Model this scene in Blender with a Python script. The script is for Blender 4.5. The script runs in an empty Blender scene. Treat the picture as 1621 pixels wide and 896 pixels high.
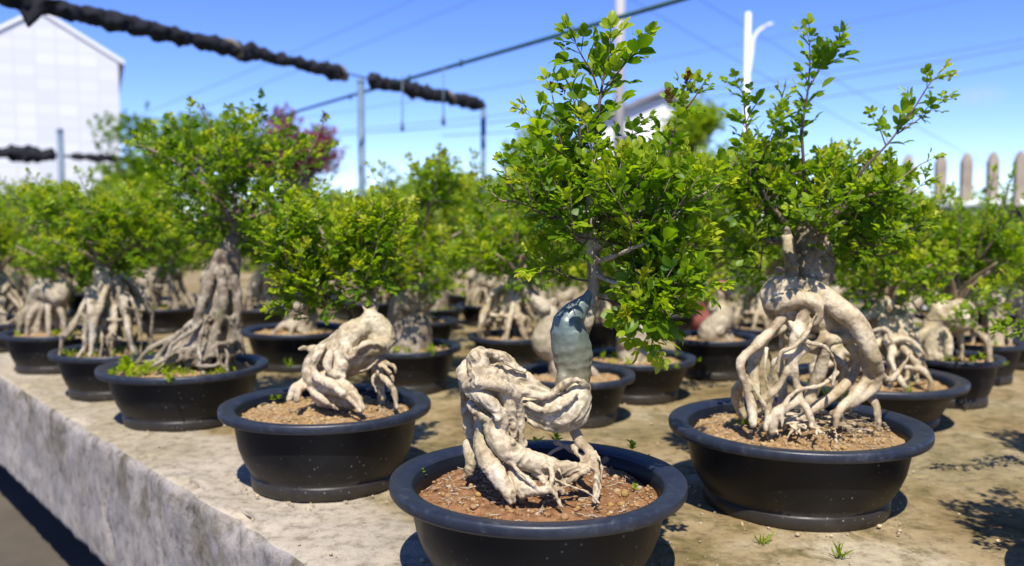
import bpy, math, random
import numpy as np
from mathutils import Vector, noise
from mathutils.bvhtree import BVHTree

S = bpy.context.scene
COL = S.collection
R_ = math.radians
# ------------------------------------------------------------------ camera
FPX, W0, H0, YH = 1400.0, 1621.0, 896.0, 345.0
BZ = 0.48                       # bench top height
CAMZ = BZ + 0.39
PITCH = math.atan((H0 / 2 - YH) / FPX)
cam_d = bpy.data.cameras.new('camera')
cam = bpy.data.objects.new('camera', cam_d); COL.objects.link(cam)
cam.location = (0, 0, CAMZ); cam.rotation_euler = (math.pi / 2 - PITCH, 0, 0)
cam_d.sensor_width = 36.0; cam_d.sensor_fit = 'HORIZONTAL'
cam_d.lens = 36.0 * FPX / W0
cam_d.clip_start = 0.02; cam_d.clip_end = 2000
cam_d.dof.use_dof = True; cam_d.dof.focus_distance = 0.93; cam_d.dof.aperture_fstop = 4.3
cam_d.dof.aperture_blades = 7
S.camera = cam
# ------------------------------------------------------------------ sky, sun, exposure
SUN_EL, SUN_ROT = R_(55), R_(181)
w = bpy.data.worlds.new('World'); S.world = w; w.use_nodes = True
nt = w.node_tree; nt.nodes.clear()
sky = nt.nodes.new('ShaderNodeTexSky'); sky.sky_type = 'NISHITA'; sky.sun_disc = False
sky.sun_elevation = SUN_EL; sky.sun_rotation = SUN_ROT
sky.air_density = 0.75; sky.dust_density = 0.0; sky.ozone_density = 6.0; sky.altitude = 0
bg = nt.nodes.new('ShaderNodeBackground'); bg.inputs['Strength'].default_value = 0.137
wo = nt.nodes.new('ShaderNodeOutputWorld')
hs = nt.nodes.new('ShaderNodeHueSaturation'); hs.inputs['Saturation'].default_value = 1.16; hs.inputs['Hue'].default_value = .517
tn = nt.nodes.new('ShaderNodeMix'); tn.data_type = 'RGBA'; tn.blend_type = 'MULTIPLY'; tn.inputs[0].default_value = 1.0; tn.inputs[7].default_value = (1.0, .95, 1.0, 1)
nt.links.new(sky.outputs[0], hs.inputs['Color']); nt.links.new(hs.outputs[0], tn.inputs[6]); nt.links.new(tn.outputs[2], bg.inputs[0]); nt.links.new(bg.outputs[0], wo.inputs[0])
sd = bpy.data.lights.new('sun', 'SUN'); sd.energy = 4.6; sd.angle = R_(0.55); sd.color = (1, 0.94, 0.84)
sun = bpy.data.objects.new('sun', sd); COL.objects.link(sun)
to_sun = Vector((math.sin(SUN_ROT) * math.cos(SUN_EL), math.cos(SUN_ROT) * math.cos(SUN_EL), math.sin(SUN_EL)))
sun.rotation_euler = (-to_sun).to_track_quat('-Z', 'Y').to_euler(); sun.location = (-4, -4, 8)
S.view_settings.view_transform = 'Standard'; S.view_settings.look = 'None'
S.view_settings.exposure = 0.68; S.view_settings.gamma = 1.0; S.view_settings.use_curve_mapping = False
S.cycles.max_bounces = 7; S.cycles.transmission_bounces = 5; S.cycles.diffuse_bounces = 4
S.cycles.use_denoising = True
try: S.cycles.denoiser = 'OPENIMAGEDENOISE'
except Exception: pass

# ------------------------------------------------------------------ pixel <-> world
cP, sP = math.cos(PITCH), math.sin(PITCH)
def ray(px, py):
    a = (px - W0 / 2) / FPX; b = (H0 / 2 - py) / FPX
    return np.array([a, cP + b * sP, -sP + b * cP])
def at(px, py, Y):
    d = ray(px, py); return np.array([0, 0, CAMZ]) + d * (Y / d[1])
def on(px, py, z):
    d = ray(px, py); return np.array([0, 0, CAMZ]) + d * ((z - CAMZ) / d[2])

# ------------------------------------------------------------------ object helpers
def link(name, me, parent=None, mat=None):
    o = bpy.data.objects.new(name, me); COL.objects.link(o)
    if parent: o.parent = parent
    if mat:
        for m in (mat if isinstance(mat, (list, tuple)) else [mat]): me.materials.append(m)
    return o
def mesh(name, V, F, smooth=True):
    me = bpy.data.meshes.new(name)
    me.from_pydata([tuple(v) for v in V], [], [tuple(f) for f in F])
    if smooth: me.polygons.foreach_set('use_smooth', [True] * len(me.polygons))
    me.update(); return me
def obj(name, V, F, mat=None, parent=None, smooth=True):
    return link(name, mesh(name, V, F, smooth), parent, mat)
def tag(o, label=None, cat=None, group=None, kind=None):
    if label: o['label'] = label
    if cat: o['category'] = cat
    if group: o['group'] = group
    if kind: o['kind'] = kind
    return o
def empty(name, loc, label, cat, group=None):
    o = bpy.data.objects.new(name, None); COL.objects.link(o); o.location = tuple(loc)
    o.empty_display_size = .05
    return tag(o, label, cat, group)
class MB:
    def __init__(s): s.V = []; s.F = []; s.M = []
    def add(s, V, F, m=0):
        n = len(s.V); s.V += [tuple(v) for v in V]; s.F += [tuple(i + n for i in f) for f in F]; s.M += [m] * len(F)
    def box(s, a, b, m=0):
        x0, y0, z0 = a; x1, y1, z1 = b
        V = [(x0,y0,z0),(x1,y0,z0),(x1,y1,z0),(x0,y1,z0),(x0,y0,z1),(x1,y0,z1),(x1,y1,z1),(x0,y1,z1)]
        s.add(V, [(0,3,2,1),(4,5,6,7),(0,1,5,4),(1,2,6,5),(2,3,7,6),(3,0,4,7)], m)
    def build(s, name, mat, parent=None, smooth=True):
        o = obj(name, s.V, s.F, mat, parent, smooth)
        o.data.polygons.foreach_set('material_index', s.M); return o

def catmull(P, n):
    P = np.asarray(P, float)
    if len(P) == 2: t = np.linspace(0, 1, n + 1)[:, None]; return P[0] * (1 - t) + P[1] * t
    Q = np.vstack([2 * P[0] - P[1], P, 2 * P[-1] - P[-2]])
    out = []
    for i in range(1, len(Q) - 2):
        for k in range(n):
            t = k / n; a, b, c, d = Q[i - 1], Q[i], Q[i + 1], Q[i + 2]
            out.append(.5 * ((2 * b) + (c - a) * t + (2 * a - 5 * b + 4 * c - d) * t * t + (3 * b - a - 3 * c + d) * t ** 3))
    out.append(Q[-2]); return np.array(out)
def tube(P, rad, seg=8, n=4, jit=0.0, rng=None, squash=1.0):
    """P control points, rad radii -> verts, faces with caps"""
    A = np.hstack([np.asarray(P, float), np.asarray(rad, float)[:, None]])
    A = catmull(A, n) if n > 1 else A
    C = A[:, :3]; r = np.maximum(A[:, 3], 1e-4)
    if jit and rng is not None: r = r * (1 + rng.uniform(-jit, jit, len(r)))
    T = np.gradient(C, axis=0); T /= (np.linalg.norm(T, axis=1)[:, None] + 1e-12)
    ref = np.array([0, 0, 1.]) if abs(T[0][2]) < .9 else np.array([1., 0, 0])
    u = np.cross(T[0], ref); u /= np.linalg.norm(u)
    V = []; F = []
    ang = np.linspace(0, 2 * math.pi, seg, endpoint=False); ca, sa = np.cos(ang), np.sin(ang)
    for i in range(len(C)):
        u = u - T[i] * np.dot(u, T[i]); u /= (np.linalg.norm(u) + 1e-12); v = np.cross(T[i], u)
        V.append(C[i] + r[i] * (ca[:, None] * u + sa[:, None] * v * squash))
    V = np.vstack(V)
    for i in range(len(C) - 1):
        for k in range(seg):
            a = i * seg + k; b = i * seg + (k + 1) % seg
            F.append((a, b, b + seg, a + seg))
    F.append(tuple(range(seg))[::-1]); F.append(tuple((len(C) - 1) * seg + k for k in range(seg)))
    return V, F
def blob(c, r, n=10, m=7):
    V = []; F = []
    r = np.ones(3) * r
    for j in range(1, m):
        th = math.pi * j / m
        for i in range(n):
            ph = 2 * math.pi * i / n
            V.append(np.array(c) + r * np.array([math.sin(th) * math.cos(ph), math.sin(th) * math.sin(ph), math.cos(th)]))
    V.append(np.array(c) + r * np.array([0, 0, 1])); V.append(np.array(c) - r * np.array([0, 0, 1]))
    t, b = len(V) - 2, len(V) - 1
    for j in range(m - 2):
        for i in range(n):
            a = j * n + i; c2 = j * n + (i + 1) % n; F.append((a, c2 + 0, c2 + n, a + n)[::-1])
    for i in range(n):
        F.append((t, i, (i + 1) % n)); F.append((b, (m - 2) * n + (i + 1) % n, (m - 2) * n + i))
    return V, F

# ------------------------------------------------------------------ materials
def mat(name, build):
    m = bpy.data.materials.new(name); m.use_nodes = True
    t = m.node_tree; t.nodes.clear()
    out = t.nodes.new('ShaderNodeOutputMaterial'); b = t.nodes.new('ShaderNodeBsdfPrincipled')
    t.links.new(b.outputs[0], out.inputs[0]); build(t, b, out); return m
def N(t, ty, **kw):
    n = t.nodes.new(ty)
    for k, v in kw.items():
        if k in n.inputs.keys(): n.inputs[k].default_value = v
        else: setattr(n, k, v)
    return n
def noise_n(t, scale, detail=6, rough=.6, vec=None, dist=0.0):
    n = N(t, 'ShaderNodeTexNoise', Scale=scale, Detail=detail, Roughness=rough, Distortion=dist)
    if vec is None:
        tc = t.nodes.new('ShaderNodeTexCoord'); vec = tc.outputs['Object']
    t.links.new(vec, n.inputs['Vector']); return n
def ramp(t, src, stops):
    r = t.nodes.new('ShaderNodeValToRGB'); e = r.color_ramp.elements
    while len(e) < len(stops): e.new(.5)
    for i, (p, c) in enumerate(stops):
        e[i].position = p; e[i].color = (*c, 1) if len(c) == 3 else c
    t.links.new(src, r.inputs[0]); return r
def mix(t, fac, a, b, mode='MIX'):
    m = t.nodes.new('ShaderNodeMix'); m.data_type = 'RGBA'; m.blend_type = mode
    for s, v in ((0, fac), (6, a), (7, b)):
        if hasattr(v, 'is_linked') or isinstance(v, bpy.types.NodeSocket): t.links.new(v, m.inputs[s])
        else: m.inputs[s].default_value = v if s == 0 else (*v, 1)
    return m.outputs[2]
def bump(t, b, src, strength, dist=.002, prev=None):
    n = N(t, 'ShaderNodeBump', Strength=strength, Distance=dist)
    t.links.new(src, n.inputs['Height'])
    if prev is not None: t.links.new(prev.outputs[0], n.inputs['Normal'])
    t.links.new(n.outputs[0], b.inputs['Normal']); return n
def simple(name, col, rough=.6, metal=0, var=.15, scale=8, bs=.2):
    def f(t, b, o):
        n = noise_n(t, scale); lo = [c * (1 - var) for c in col]; hi = [min(1, c * (1 + var)) for c in col]
        r = ramp(t, n.outputs[0], [(.3, lo), (.7, hi)])
        t.links.new(r.outputs[0], b.inputs['Base Color'])
        b.inputs['Roughness'].default_value = rough; b.inputs['Metallic'].default_value = metal
        n2 = noise_n(t, scale * 12); bump(t, b, n2.outputs[0], bs)
    return mat(name, f)

def m_bark(name, base, light, dark, green=0.25):
    def f(t, b, o):
        n1 = noise_n(t, 28, 8, .65, dist=.6); n2 = noise_n(t, 160, 5, .7); n3 = noise_n(t, 11, 3, .5)
        r1 = ramp(t, n1.outputs[0], [(.30, dark), (.44, base), (.62, light)])
        r2 = ramp(t, n2.outputs[0], [(.30, (.55, .5, .42)), (.5, (1, 1, 1))])
        c = mix(t, .75, r1.outputs[0], r2.outputs[0], 'MULTIPLY')
        r3 = ramp(t, n3.outputs[0], [(.55, (0, 0, 0)), (.7, (green, green, green))])
        c = mix(t, r3.outputs[0], c, (.16, .19, .06))
        vo = N(t, 'ShaderNodeTexVoronoi', Scale=75.0); tc = t.nodes.new('ShaderNodeTexCoord'); t.links.new(tc.outputs['Object'], vo.inputs['Vector'])
        sp = ramp(t, vo.outputs['Distance'], [(.0, (1, 1, 1)), (.10, (0, 0, 0))])
        n4 = noise_n(t, 30, 2); r4 = ramp(t, n4.outputs[0], [(.55, (0, 0, 0)), (.6, (.8, .8, .8))])
        sp2 = mix(t, 1.0, sp.outputs[0], r4.outputs[0], 'MULTIPLY')
        c = mix(t, sp2, c, (.05, .045, .035))
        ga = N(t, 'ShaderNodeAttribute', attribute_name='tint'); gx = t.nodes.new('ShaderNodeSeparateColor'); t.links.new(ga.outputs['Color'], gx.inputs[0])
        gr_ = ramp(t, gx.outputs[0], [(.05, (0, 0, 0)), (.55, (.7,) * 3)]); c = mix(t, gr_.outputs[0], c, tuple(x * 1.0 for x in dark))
        n5 = noise_n(t, 70, 5, .6, dist=1.6); r5 = ramp(t, n5.outputs[0], [(.485, (0, 0, 0)), (.5, (.6,) * 3), (.515, (0, 0, 0))])
        c = mix(t, r5.outputs[0], c, tuple(x * .8 for x in dark))
        n6 = noise_n(t, 6, 4, .6); r6 = ramp(t, n6.outputs[0], [(.45, (0, 0, 0)), (.62, (.5,) * 3)]); c = mix(t, r6.outputs[0], c, tuple(x * y for x, y in zip(base, (.72, .66, .52))))
        t.links.new(c, b.inputs['Base Color']); b.inputs['Roughness'].default_value = .62
        b.inputs['Specular IOR Level'].default_value = .35
        wv = N(t, 'ShaderNodeTexWave', Scale=22.0, Distortion=14.0, Detail=4.0); wv.inputs['Detail Scale'].default_value = 2.0
        t.links.new(tc.outputs['Object'], wv.inputs['Vector'])
        p = bump(t, b, wv.outputs[1] if len(wv.outputs) > 1 else wv.outputs[0], .22, .002)
        bump(t, b, n2.outputs[0], .55, .0012, p)
    return mat(name, f)
M = {}
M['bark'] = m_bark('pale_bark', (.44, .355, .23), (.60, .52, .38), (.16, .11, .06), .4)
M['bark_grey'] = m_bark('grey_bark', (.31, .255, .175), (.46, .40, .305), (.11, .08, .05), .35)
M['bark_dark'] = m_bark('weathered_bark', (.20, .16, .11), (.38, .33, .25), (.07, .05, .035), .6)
def f_twig(t, b, o):
    n = noise_n(t, 60, 4); at_ = N(t, 'ShaderNodeAttribute', attribute_name='tint')
    sx = t.nodes.new('ShaderNodeSeparateColor'); t.links.new(at_.outputs['Color'], sx.inputs[0])
    r = ramp(t, n.outputs[0], [(.3, (.055, .03, .03)), (.7, (.11, .06, .045))])
    r2 = ramp(t, n.outputs[0], [(.3, (.20, .15, .09)), (.7, (.38, .30, .20))])
    t.links.new(mix(t, sx.outputs[0], r.outputs[0], r2.outputs[0]), b.inputs['Base Color'])
    b.inputs['Roughness'].default_value = .55; bump(t, b, n.outputs[0], .4, .001)
M['twig'] = mat('twig_bark', f_twig)
def f_leaf(t, b, out):
    a = N(t, 'ShaderNodeAttribute', attribute_name='tint')
    s = t.nodes.new('ShaderNodeSeparateColor'); t.links.new(a.outputs['Color'], s.inputs[0])
    r1 = ramp(t, s.outputs[0], [(0, (.055, .135, .007)), (.3, (.145, .250, .010)), (.62, (.30, .40, .02)), (.88, (.42, .44, .04)), (1, (.11, .045, .025))])
    r2 = ramp(t, s.outputs[1], [(0, (.62, .68, .6)), (1, (1.25, 1.2, 1.1))])
    c = mix(t, 1.0, r1.outputs[0], r2.outputs[0], 'MULTIPLY')
    t.links.new(c, b.inputs['Base Color']); b.inputs['Roughness'].default_value = .42
    b.inputs['Specular IOR Level'].default_value = .32
    tr = t.nodes.new('ShaderNodeBsdfTranslucent')
    c2 = mix(t, 1.0, c, (1.7, 1.75, .4), 'MULTIPLY'); t.links.new(c2, tr.inputs[0])
    ms = t.nodes.new('ShaderNodeMixShader'); ms.inputs[0].default_value = .52
    t.links.new(b.outputs[0], ms.inputs[1]); t.links.new(tr.outputs[0], ms.inputs[2])
    t.links.new(ms.outputs[0], out.inputs[0])
    n = noise_n(t, 420, 3); bump(t, b, n.outputs[0], .25, .0006)
M['leaf'] = mat('leaf', f_leaf)
def f_red(t, b, out):
    a = N(t, 'ShaderNodeAttribute', attribute_name='tint')
    s = t.nodes.new('ShaderNodeSeparateColor'); t.links.new(a.outputs['Color'], s.inputs[0])
    r = ramp(t, s.outputs[1], [(0, (.19, .05, .065)), (1, (.36, .14, .15))]); t.links.new(r.outputs[0], b.inputs['Base Color'])
    b.inputs['Roughness'].default_value = .5
    tr = t.nodes.new('ShaderNodeBsdfTranslucent'); t.links.new(mix(t, 1.0, r.outputs[0], (1.6, 1.1, 1.4), 'MULTIPLY'), tr.inputs[0])
    ms = t.nodes.new('ShaderNodeMixShader'); ms.inputs[0].default_value = .5
    t.links.new(b.outputs[0], ms.inputs[1]); t.links.new(tr.outputs[0], ms.inputs[2]); t.links.new(ms.outputs[0], out.inputs[0])
M['red_leaf'] = mat('maple_leaf', f_red)
def f_pot(t, b, o):
    tc = t.nodes.new('ShaderNodeTexCoord')
    n1 = noise_n(t, 14, 7, .7, dist=.8); n2 = noise_n(t, 190, 3, .6); n3 = noise_n(t, 5, 3)
    base = ramp(t, n1.outputs[0], [(.35, (.0035, .004, .006)), (.62, (.007, .0075, .009)), (.82, (.030, .026, .020))])
    vo = N(t, 'ShaderNodeTexVoronoi', Scale=95.0); t.links.new(tc.outputs['Object'], vo.inputs['Vector'])
    sp = ramp(t, vo.outputs['Distance'], [(.03, (1, 1, 1)), (.16, (0, 0, 0))])
    g = ramp(t, n3.outputs[0], [(.50, (0, 0, 0)), (.62, (.7, .7, .7))])
    spk = mix(t, 1.0, sp.outputs[0], g.outputs[0], 'MULTIPLY')
    c = mix(t, spk, base.outputs[0], (.30, .28, .22))
    # scuffs
    wv = noise_n(t, 22, 9, .8, dist=2.5); sc = ramp(t, wv.outputs[0], [(.62, (0, 0, 0)), (.74, (.5, .5, .5))])
    c = mix(t, sc.outputs[0], c, (.16, .16, .16))
    # splashed dirt low down
    sx = t.nodes.new('ShaderNodeSeparateXYZ'); t.links.new(tc.outputs['Object'], sx.inputs[0])
    mr = N(t, 'ShaderNodeMapRange'); mr.inputs['From Min'].default_value = .045; mr.inputs['From Max'].default_value = .0
    mr.inputs['To Min'].default_value = 0; mr.inputs['To Max'].default_value = .5
    t.links.new(sx.outputs[2], mr.inputs[0])
    mm = N(t, 'ShaderNodeMath', operation='MULTIPLY'); t.links.new(mr.outputs[0], mm.inputs[0]); t.links.new(n1.outputs[0], mm.inputs[1])
    c = mix(t, mm.outputs[0], c, (.13, .105, .07))
    t.links.new(c, b.inputs['Base Color'])
    rr = ramp(t, n1.outputs[0], [(.3, (.34,) * 3), (.8, (.62,) * 3)]); t.links.new(rr.outputs[0], b.inputs['Roughness']); b.inputs['Specular IOR Level'].default_value = .28
    bump(t, b, n2.outputs[0], .12, .0008)
M['pot'] = mat('black_plastic', f_pot)
def f_rim(t, b, o):
    n1 = noise_n(t, 55, 9, .8, dist=.8); n2 = noise_n(t, 7, 3)
    c = ramp(t, n1.outputs[0], [(.33, (.011, .014, .023)), (.55, (.018, .023, .037)), (.66, (.05, .058, .07)), (.76, (.26, .27, .28))])
    c2 = ramp(t, n2.outputs[0], [(.35, (.75, .75, .8)), (.7, (1.15, 1.15, 1.1))])
    t.links.new(mix(t, 1.0, c.outputs[0], c2.outputs[0], 'MULTIPLY'), b.inputs['Base Color'])
    r = ramp(t, n1.outputs[0], [(.35, (.36,) * 3), (.8, (.62,) * 3)]); t.links.new(r.outputs[0], b.inputs['Roughness'])
    n3 = noise_n(t, 260, 3); bump(t, b, n3.outputs[0], .12, .0008)
M['rim'] = mat('blue_black_plastic', f_rim)
def f_soil(cols):
    def f(t, b, o):
        a = N(t, 'ShaderNodeAttribute', attribute_name='tint')
        s = t.nodes.new('ShaderNodeSeparateColor'); t.links.new(a.outputs['Color'], s.inputs[0])
        n = noise_n(t, 90, 8, .75); n2 = noise_n(t, 18, 3)
        c1 = ramp(t, n.outputs[0], [(.32, cols[0]), (.5, cols[1]), (.68, cols[2])])
        c2 = ramp(t, s.outputs[1], [(0, cols[1]), (.55, cols[2]), (.8, (.42, .25, .07)), (1, (.5, .42, .30))])
        c = mix(t, s.outputs[0], c1.outputs[0], c2.outputs[0])
        g = ramp(t, n2.outputs[0], [(.62, (0, 0, 0)), (.75, (.55,) * 3)]); c = mix(t, g.outputs[0], c, (.10, .12, .03))
        t.links.new(c, b.inputs['Base Color']); b.inputs['Roughness'].default_value = .95
        b.inputs['Specular IOR Level'].default_value = .15
        n3 = noise_n(t, 350, 5, .8); bump(t, b, n3.outputs[0], .9, .003)
    return f
M['soil_red'] = mat('red_soil', f_soil([(.10, .045, .020), (.27, .135, .06), (.40, .24, .12)]))
M['soil_tan'] = mat('tan_soil', f_soil([(.13, .07, .03), (.36, .225, .105), (.52, .38, .20)]))
def f_blue(t, b, o):
    n1 = noise_n(t, 16, 5, .6); n2 = noise_n(t, 150, 4, .6)
    tc = t.nodes.new('ShaderNodeTexCoord'); sx = t.nodes.new('ShaderNodeSeparateXYZ'); t.links.new(tc.outputs['Object'], sx.inputs[0])
    mr = N(t, 'ShaderNodeMapRange'); mr.inputs['From Min'].default_value = .215; mr.inputs['From Max'].default_value = .275
    t.links.new(sx.outputs[2], mr.inputs[0])
    md = N(t, 'ShaderNodeMath', operation='MULTIPLY_ADD'); md.inputs[1].default_value = .5; md.inputs[2].default_value = -.25
    t.links.new(n1.outputs[0], md.inputs[0])
    ad = N(t, 'ShaderNodeMath', operation='ADD'); t.links.new(mr.outputs[0], ad.inputs[0]); t.links.new(md.outputs[0], ad.inputs[1])
    c = ramp(t, ad.outputs[0], [(.1, (.17, .155, .095)), (.5, (.135, .145, .10)), (.95, (.11, .15, .145))])
    d = ramp(t, n2.outputs[0], [(.3, (.75, .75, .75)), (.6, (1, 1, 1))])
    t.links.new(mix(t, 1.0, c.outputs[0], d.outputs[0], 'MULTIPLY'), b.inputs['Base Color'])
    b.inputs['Roughness'].default_value = .46; b.inputs['Coat Weight'].default_value = .08; b.inputs['Coat Roughness'].default_value = .15
    bump(t, b, n2.outputs[0], .5, .0015)
M['sealant'] = mat('wound_sealant', f_blue)

E0 = on(0, 598, BZ); E1 = on(440, 871, BZ); _e = (E1 - E0); _e /= np.linalg.norm(_e); EN0 = np.array([-_e[1], _e[0], 0.0]); EN0 = EN0 if EN0[1] > 0 else -EN0; EOFF = float(np.dot(E1, EN0))
def f_conc(side):
    def f(t, b, o):
        tc = t.nodes.new('ShaderNodeTexCoord')
        n1 = noise_n(t, 3.3, 6, .62, dist=.5); n2 = noise_n(t, 45, 8, .75); n3 = noise_n(t, 9, 6, .7, dist=1); n4 = noise_n(t, 300, 4, .8)
        if not side:
            c = ramp(t, n1.outputs[0], [(.30, (.15, .105, .045)), (.42, (.245, .18, .085)), (.54, (.32, .25, .14)), (.68, (.44, .375, .26))]).outputs[0]
            al = ramp(t, n3.outputs[0], [(.50, (0, 0, 0)), (.60, (.8,) * 3)]); c = mix(t, al.outputs[0], c, (.13, .105, .038))
            dp = t.nodes.new('ShaderNodeVectorMath'); dp.operation = 'DOT_PRODUCT'; t.links.new(tc.outputs['Object'], dp.inputs[0]); dp.inputs[1].default_value = tuple(EN0)
            mr = N(t, 'ShaderNodeMapRange'); mr.inputs['From Min'].default_value = EOFF + .02; mr.inputs['From Max'].default_value = EOFF + .30; mr.inputs['To Min'].default_value = 1; mr.inputs['To Max'].default_value = 0
            t.links.new(dp.outputs['Value'], mr.inputs[0]); n5 = noise_n(t, 5, 5, .6)
            m1 = N(t, 'ShaderNodeMath', operation='ADD'); t.links.new(mr.outputs[0], m1.inputs[0]); t.links.new(n5.outputs[0], m1.inputs[1])
            st = ramp(t, m1.outputs[0], [(.85, (0, 0, 0)), (1.3, (.75,) * 3)]); c = mix(t, st.outputs[0], c, (.46, .41, .335))
            n6 = noise_n(t, 1.7, 4, .6); gr = ramp(t, n6.outputs[0], [(.48, (0, 0, 0)), (.62, (.6,) * 3)]); c = mix(t, gr.outputs[0], c, (.24, .20, .105))
        else:
            mp = N(t, 'ShaderNodeMapping'); mp.inputs['Scale'].default_value = (14, 14, 1.6); t.links.new(tc.outputs['Object'], mp.inputs[0])
            st = noise_n(t, 1.1, 8, .72, vec=mp.outputs[0], dist=1.2)
            c = ramp(t, n1.outputs[0], [(.32, (.22, .195, .165)), (.5, (.31, .28, .25)), (.66, (.39, .35, .305))]).outputs[0]
            sr = ramp(t, st.outputs[0], [(.48, (0, 0, 0)), (.70, (.55,) * 3)]); c = mix(t, sr.outputs[0], c, (.16, .175, .19))
            al = ramp(t, n3.outputs[0], [(.48, (0, 0, 0)), (.60, (.85,) * 3)])
            sx = t.nodes.new('ShaderNodeSeparateXYZ'); t.links.new(tc.outputs['Object'], sx.inputs[0])
            mr = N(t, 'ShaderNodeMapRange'); mr.inputs['From Min'].default_value = -.15; mr.inputs['From Max'].default_value = -.01
            t.links.new(sx.outputs[2], mr.inputs[0])
            c = mix(t, mix(t, 1.0, al.outputs[0], mr.outputs[0], 'MULTIPLY'), c, (.10, .085, .045))
        d = ramp(t, n2.outputs[0], [(.34, (.42, .38, .32)), (.5, (1, 1, 1)), (.68, (1.25, 1.22, 1.18))])
        c = mix(t, .85, c, d.outputs[0], 'MULTIPLY')
        vo = N(t, 'ShaderNodeTexVoronoi', Scale=130.0); t.links.new(tc.outputs['Object'], vo.inputs['Vector'])
        sp = ramp(t, vo.outputs['Distance'], [(.06, (.55,) * 3), (.2, (0, 0, 0))]); g = ramp(t, n3.outputs[0], [(.40, (0, 0, 0)), (.5, (1, 1, 1))])
        c = mix(t, mix(t, 1.0, sp.outputs[0], g.outputs[0], 'MULTIPLY'), c, (.07, .06, .04))
        t.links.new(c, b.inputs['Base Color']); b.inputs['Roughness'].default_value = .93
        b.inputs['Specular IOR Level'].default_value = .2
        p = bump(t, b, n2.outputs[0], .6, .006); bump(t, b, n4.outputs[0], .7, .002, p)
    return f
M['conc_top'] = mat('bench_concrete_top', f_conc(False)); M['conc_side'] = mat('bench_concrete_side', f_conc(True))
M['ground'] = simple('packed_earth', (.085, .07, .05), .95, 0, .4, 2, .5)
M['net'] = simple('shade_net', (.006, .007, .012), .9, 0, .5, 60, 1.0)
M['steel'] = simple('galvanised_steel', (.10, .155, .21), .5, .0, .2, 10, .1)
M['pipe'] = simple('dark_green_pipe', (.018, .07, .085), .5, 0, .2, 10, .1)
M['wire'] = simple('power_wire', (.10, .14, .20), .6, 0, .1, 5, .05)
M['white'] = simple('white_paint', (.78, .78, .77), .5, 0, .04, 3, .1)
M['polec'] = simple('pole_concrete', (.46, .43, .40), .85, 0, .1, 4, .3)
M['wood'] = simple('weathered_wood', (.33, .27, .21), .85, 0, .25, 9, .6)
M['rooft'] = simple('grey_roof', (.20, .20, .22), .7, 0, .2, 5, .3)
M['glass'] = simple('window_glass', (.05, .07, .09), .12, 0, .1, 3, .02)
M['pink'] = simple('faded_red_plastic', (.42, .13, .12), .6, 0, .15, 12, .2)
M['strap'] = simple('pale_strap', (.17, .15, .13), .8, 0, .15, 40, .3)
def f_tile(t, b, o):
    tc = t.nodes.new('ShaderNodeTexCoord'); br = t.nodes.new('ShaderNodeTexBrick')
    mp = N(t, 'ShaderNodeMapping'); mp.inputs['Rotation'].default_value = (R_(90), 0, 0); t.links.new(tc.outputs['Object'], mp.inputs[0])
    t.links.new(mp.outputs[0], br.inputs[0]); br.offset = .0
    br.inputs['Scale'].default_value = 1.0; br.inputs['Brick Width'].default_value = .45; br.inputs['Row Height'].default_value = .30
    br.inputs['Mortar Size'].default_value = .02
    br.inputs['Color1'].default_value = (.66, .67, .68, 1); br.inputs['Color2'].default_value = (.58, .595, .62, 1); br.inputs['Mortar'].default_value = (.55, .56, .59, 1)
    t.links.new(br.outputs[0], b.inputs['Base Color']); b.inputs['Roughness'].default_value = .5
M['tile'] = mat('white_wall_tile', f_tile)

# ------------------------------------------------------------------ SETTING
g = MB(); g.add([(-900, -300, 0), (900, -300, 0), (900, 1500, 0), (-900, 1500, 0)], [(0, 1, 2, 3)])
tag(g.build('ground', M['ground'], smooth=False), kind='structure')

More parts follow.
